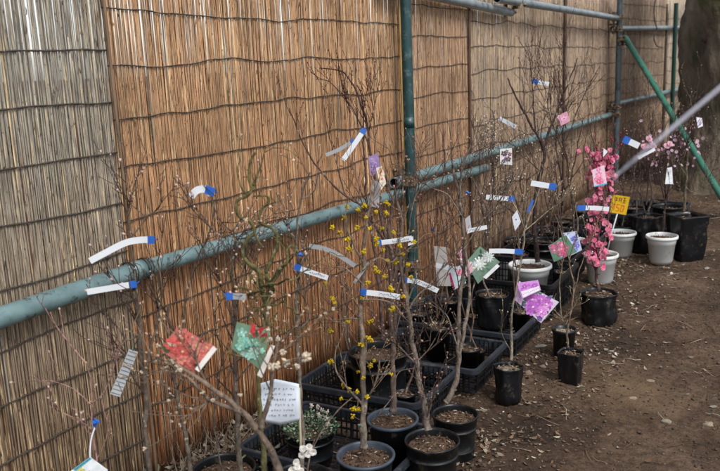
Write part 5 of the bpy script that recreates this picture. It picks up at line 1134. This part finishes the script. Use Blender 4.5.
fcard('yellow and teal edged white card at the bottom left corner', [(68, 473), (90, 457), (108, 470), (92, 492)], 1.94, (228, 232, 234), [(.1, .3, .3, 5, (216, 200, 60), (230, 220, 120)), (.5, .5, .1, 5, (60, 80, 110), (60, 80, 110))], (.25, .0, 1, .10, (70, 160, 180)))
# magnolia blooms at (650,145)
root = thing('magnolia_plant', 'twig with large pale pink blooms beside the pale cord', 'flowering twig', W(650, 160, 5.3)); pl = Plant(71, (88, 74, 66), (88, 70, 64), None); fl = MB(); rs = random.Random(2)
pl.stem([W(646, 205, 5.4), W(649, 180, 5.35), W(650, 160, 5.3), W(650, 146, 5.3)], .006, .003); pl.stem([W(650, 165, 5.3), W(660, 155, 5.3), W(668, 147, 5.3)], .004, .002)
for x, y in ((650, 142), (646, 146), (653, 146), (643, 147), (667, 146), (670, 144), (649, 139)): petal_flower(fl, W(x, y, 5.28), Vector((rs.uniform(-.6, .6), -.8, .6)), .024, srgb(238, 200, 214), srgb(206, 110, 150), rs, 2)
finish(root, pl, fl)
# yellow sign on a stake
def sign():
    Y = YS.y-.04; cs = [W(613, 194.5, Y), W(630, 197, Y), W(626, 215, Y), W(609, 212, Y)]
    root = thing('price_sign', 'yellow hand written price sign on a white stake in a white pot', 'sign', W(612, 240, Y)); o, n = slab(root, 'board', cs, M['card'], .003, srgb(232, 186, 40))
    P = lambda u, v: lerp(lerp(cs[0], cs[1], u), lerp(cs[3], cs[2], u), v)
    ex = (cs[1]-cs[0]).normalized(); ey = n.cross(ex).normalized(); ink = MB(); ink.smooth = False; ink.col = srgb(96, 60, 40); rs2 = random.Random(4)
    def stroke(a, b, w=.0022):
        p, q = P(*a)+n*.0022, P(*b)+n*.0022; d = (q-p); L_ = d.length; d.normalize(); ink.box((p+q)/2, d, n.cross(d).normalized(), n, L_/2, w, .0003)
    for a, b in (((.16, .16), (.34, .16)), ((.25, .08), (.25, .36)), ((.16, .28), (.35, .27)), ((.42, .12), (.42, .36)), ((.42, .14), (.56, .14)), ((.56, .12), (.55, .36)), ((.42, .24), (.55, .24)), ((.64, .1), (.80, .1)), ((.72, .08), (.72, .38)), ((.64, .24), (.84, .24)), ((.64, .38), (.82, .36))): stroke(a, b)
    ink.col = srgb(214, 96, 40)
    for a, b in (((.14, .55), (.24, .48)), ((.24, .48), (.22, .86)), ((.36, .5), (.52, .5)), ((.36, .5), (.36, .68)), ((.36, .68), (.52, .70)), ((.52, .7), (.5, .86)), ((.5, .86), (.34, .86)), ((.62, .52), (.78, .52)), ((.78, .52), (.76, .86)), ((.62, .86), (.76, .86)), ((.62, .52), (.62, .86))): stroke(a, b, .003)
    ink.build('lettering', M['print'], root)
    mb = MB(); mb.tube([W(619, 208, Y+.006), W(612, 232, Y), W(607, 252, Y-.02)], .0048, 8); mb.build('stake', M['label'], root)
sign()
# paper note on a stake in the front crate
def note():
    Y = 2.2; root = thing('paper_note', 'large white hand written paper note on a stake before the green plant', 'note', W(300, 430, Y), None)
    mb = MB(); nx_, ny = 12, 12; g = []
    for j in range(ny+1):
        row = []
        for i in range(nx_+1):
            u, v = i/nx_, j/ny; tx, ty = lerp(lerp(258, 299, u), lerp(260, 300, u), v), lerp(384-5*(u/.42 if u < .42 else (1-u)/.58), 420+5*(1-abs(u-.5)*2)**.8, v)
            p = W(tx, ty, Y+.008*math.sin(u*4+1)+.006*math.sin(v*5+u*2)); row.append(mb.add(p))
        g.append(row)
    for j in range(ny):
        for i in range(nx_): mb.face((g[j][i], g[j][i+1], g[j+1][i+1], g[j+1][i]))
    o = mb.build('paper', M['paper'], root); sm = o.modifiers.new('t', 'SOLIDIFY'); sm.thickness = .0006
    V = lambda i, j: Vector(mb.v[g[j][i]])
    ink = MB(); rs2 = random.Random(8)
    for line in range(6):
        x = 263+rs2.uniform(0, 2); y = 389+line*5.3
        while x < 294:
            for k in range(3):
                def q():
                    return (x+rs2.uniform(-.2, 2.0), y+rs2.uniform(-1.2, 1.2))
                a, b, c = q(), q(), q(); pp = []
                for (px_, py_) in (a, b, c):
                    u = (px_-258)/41; v = (py_-381)/43; pp.append(W(px_, py_, Y+.008*math.sin(u*4+1)+.006*math.sin(v*5+u*2)-.0022))
                ink.tube(pp, .0003, 3, False)
            x += rs2.choice((2.4, 2.8, 4.5))
    ink.build('handwriting', M['ink'], root)
    mb = MB(); mb.tube([W(299, 388, Y+.015), W(300, 425, Y+.015), W(300.5, 436, Y+.02), W(301, 470, Y+.03)], .0035, 8); mb.build('stake', M['stake'], root)
note()
# low hedge on the far side of the screens, glimpsed through their slits
def hedge():
    mb = MB(); rs = random.Random(77)
    for i in range(5200):
        s = rs.uniform(-6, 7); hgt = 1.15+.5*noise.noise(Vector((s*.9, 0, 2)))+.25*noise.noise(Vector((s*3, 4, 0))); z = rs.uniform(.02, 1)**.7*hgt; p = FP(s, -2.6+rs.uniform(-.4, .4), z)
        d = Vector((rs.gauss(0, 1), rs.gauss(0, 1), rs.gauss(0, 1))).normalized(); e = d.orthogonal().normalized(); g = rs.uniform(.5, 1.3); mb.col = dim(rs.choice((srgb(70, 78, 50), srgb(92, 86, 62), srgb(84, 70, 54))), g); r = rs.uniform(.04, .08)
        mb.face((mb.add(p-d*r), mb.add(p+e*r*.5), mb.add(p+d*r), mb.add(p-e*r*.5)))
    tag(mb.build('hedge', M['leafgreen']), 'low scruffy hedge glimpsed through the slits of the reed screens', 'hedge')
hedge()
# ------------------------------------------------------------------ world and light
w = bpy.data.worlds.new('World'); sc.world = w; w.use_nodes = True; nt = w.node_tree
sky = nt.nodes.new('ShaderNodeTexSky'); sky.sky_type = 'NISHITA'; sky.sun_disc = False
EL, AZ = math.radians(50), math.radians(150)      # sun over the viewer's right shoulder, veiled
sky.sun_elevation = EL; sky.sun_rotation = AZ; sky.dust_density = 1.5; sky.air_density = 1.0; sky.ozone_density = .6
hs = nt.nodes.new('ShaderNodeHueSaturation'); hs.inputs['Saturation'].default_value = .35
nt.links.new(sky.outputs[0], hs.inputs['Color']); nt.links.new(hs.outputs[0], nt.nodes['Background'].inputs[0]); nt.nodes['Background'].inputs[1].default_value = .135
sl = bpy.data.lights.new('sun', 'SUN'); sl.energy = 1.7; sl.angle = math.radians(18); sl.color = (1, .985, .965); so = bpy.data.objects.new('sun', sl); COL.objects.link(so)
dv = Vector((math.sin(AZ)*math.cos(EL), math.cos(AZ)*math.cos(EL), math.sin(EL))); so.rotation_euler = dv.to_track_quat('Z', 'Y').to_euler()
sc.view_settings.view_transform = 'Standard'; sc.view_settings.look = 'None'; sc.view_settings.gamma = 1; sc.view_settings.exposure = .6
sc.cycles.max_bounces = 6
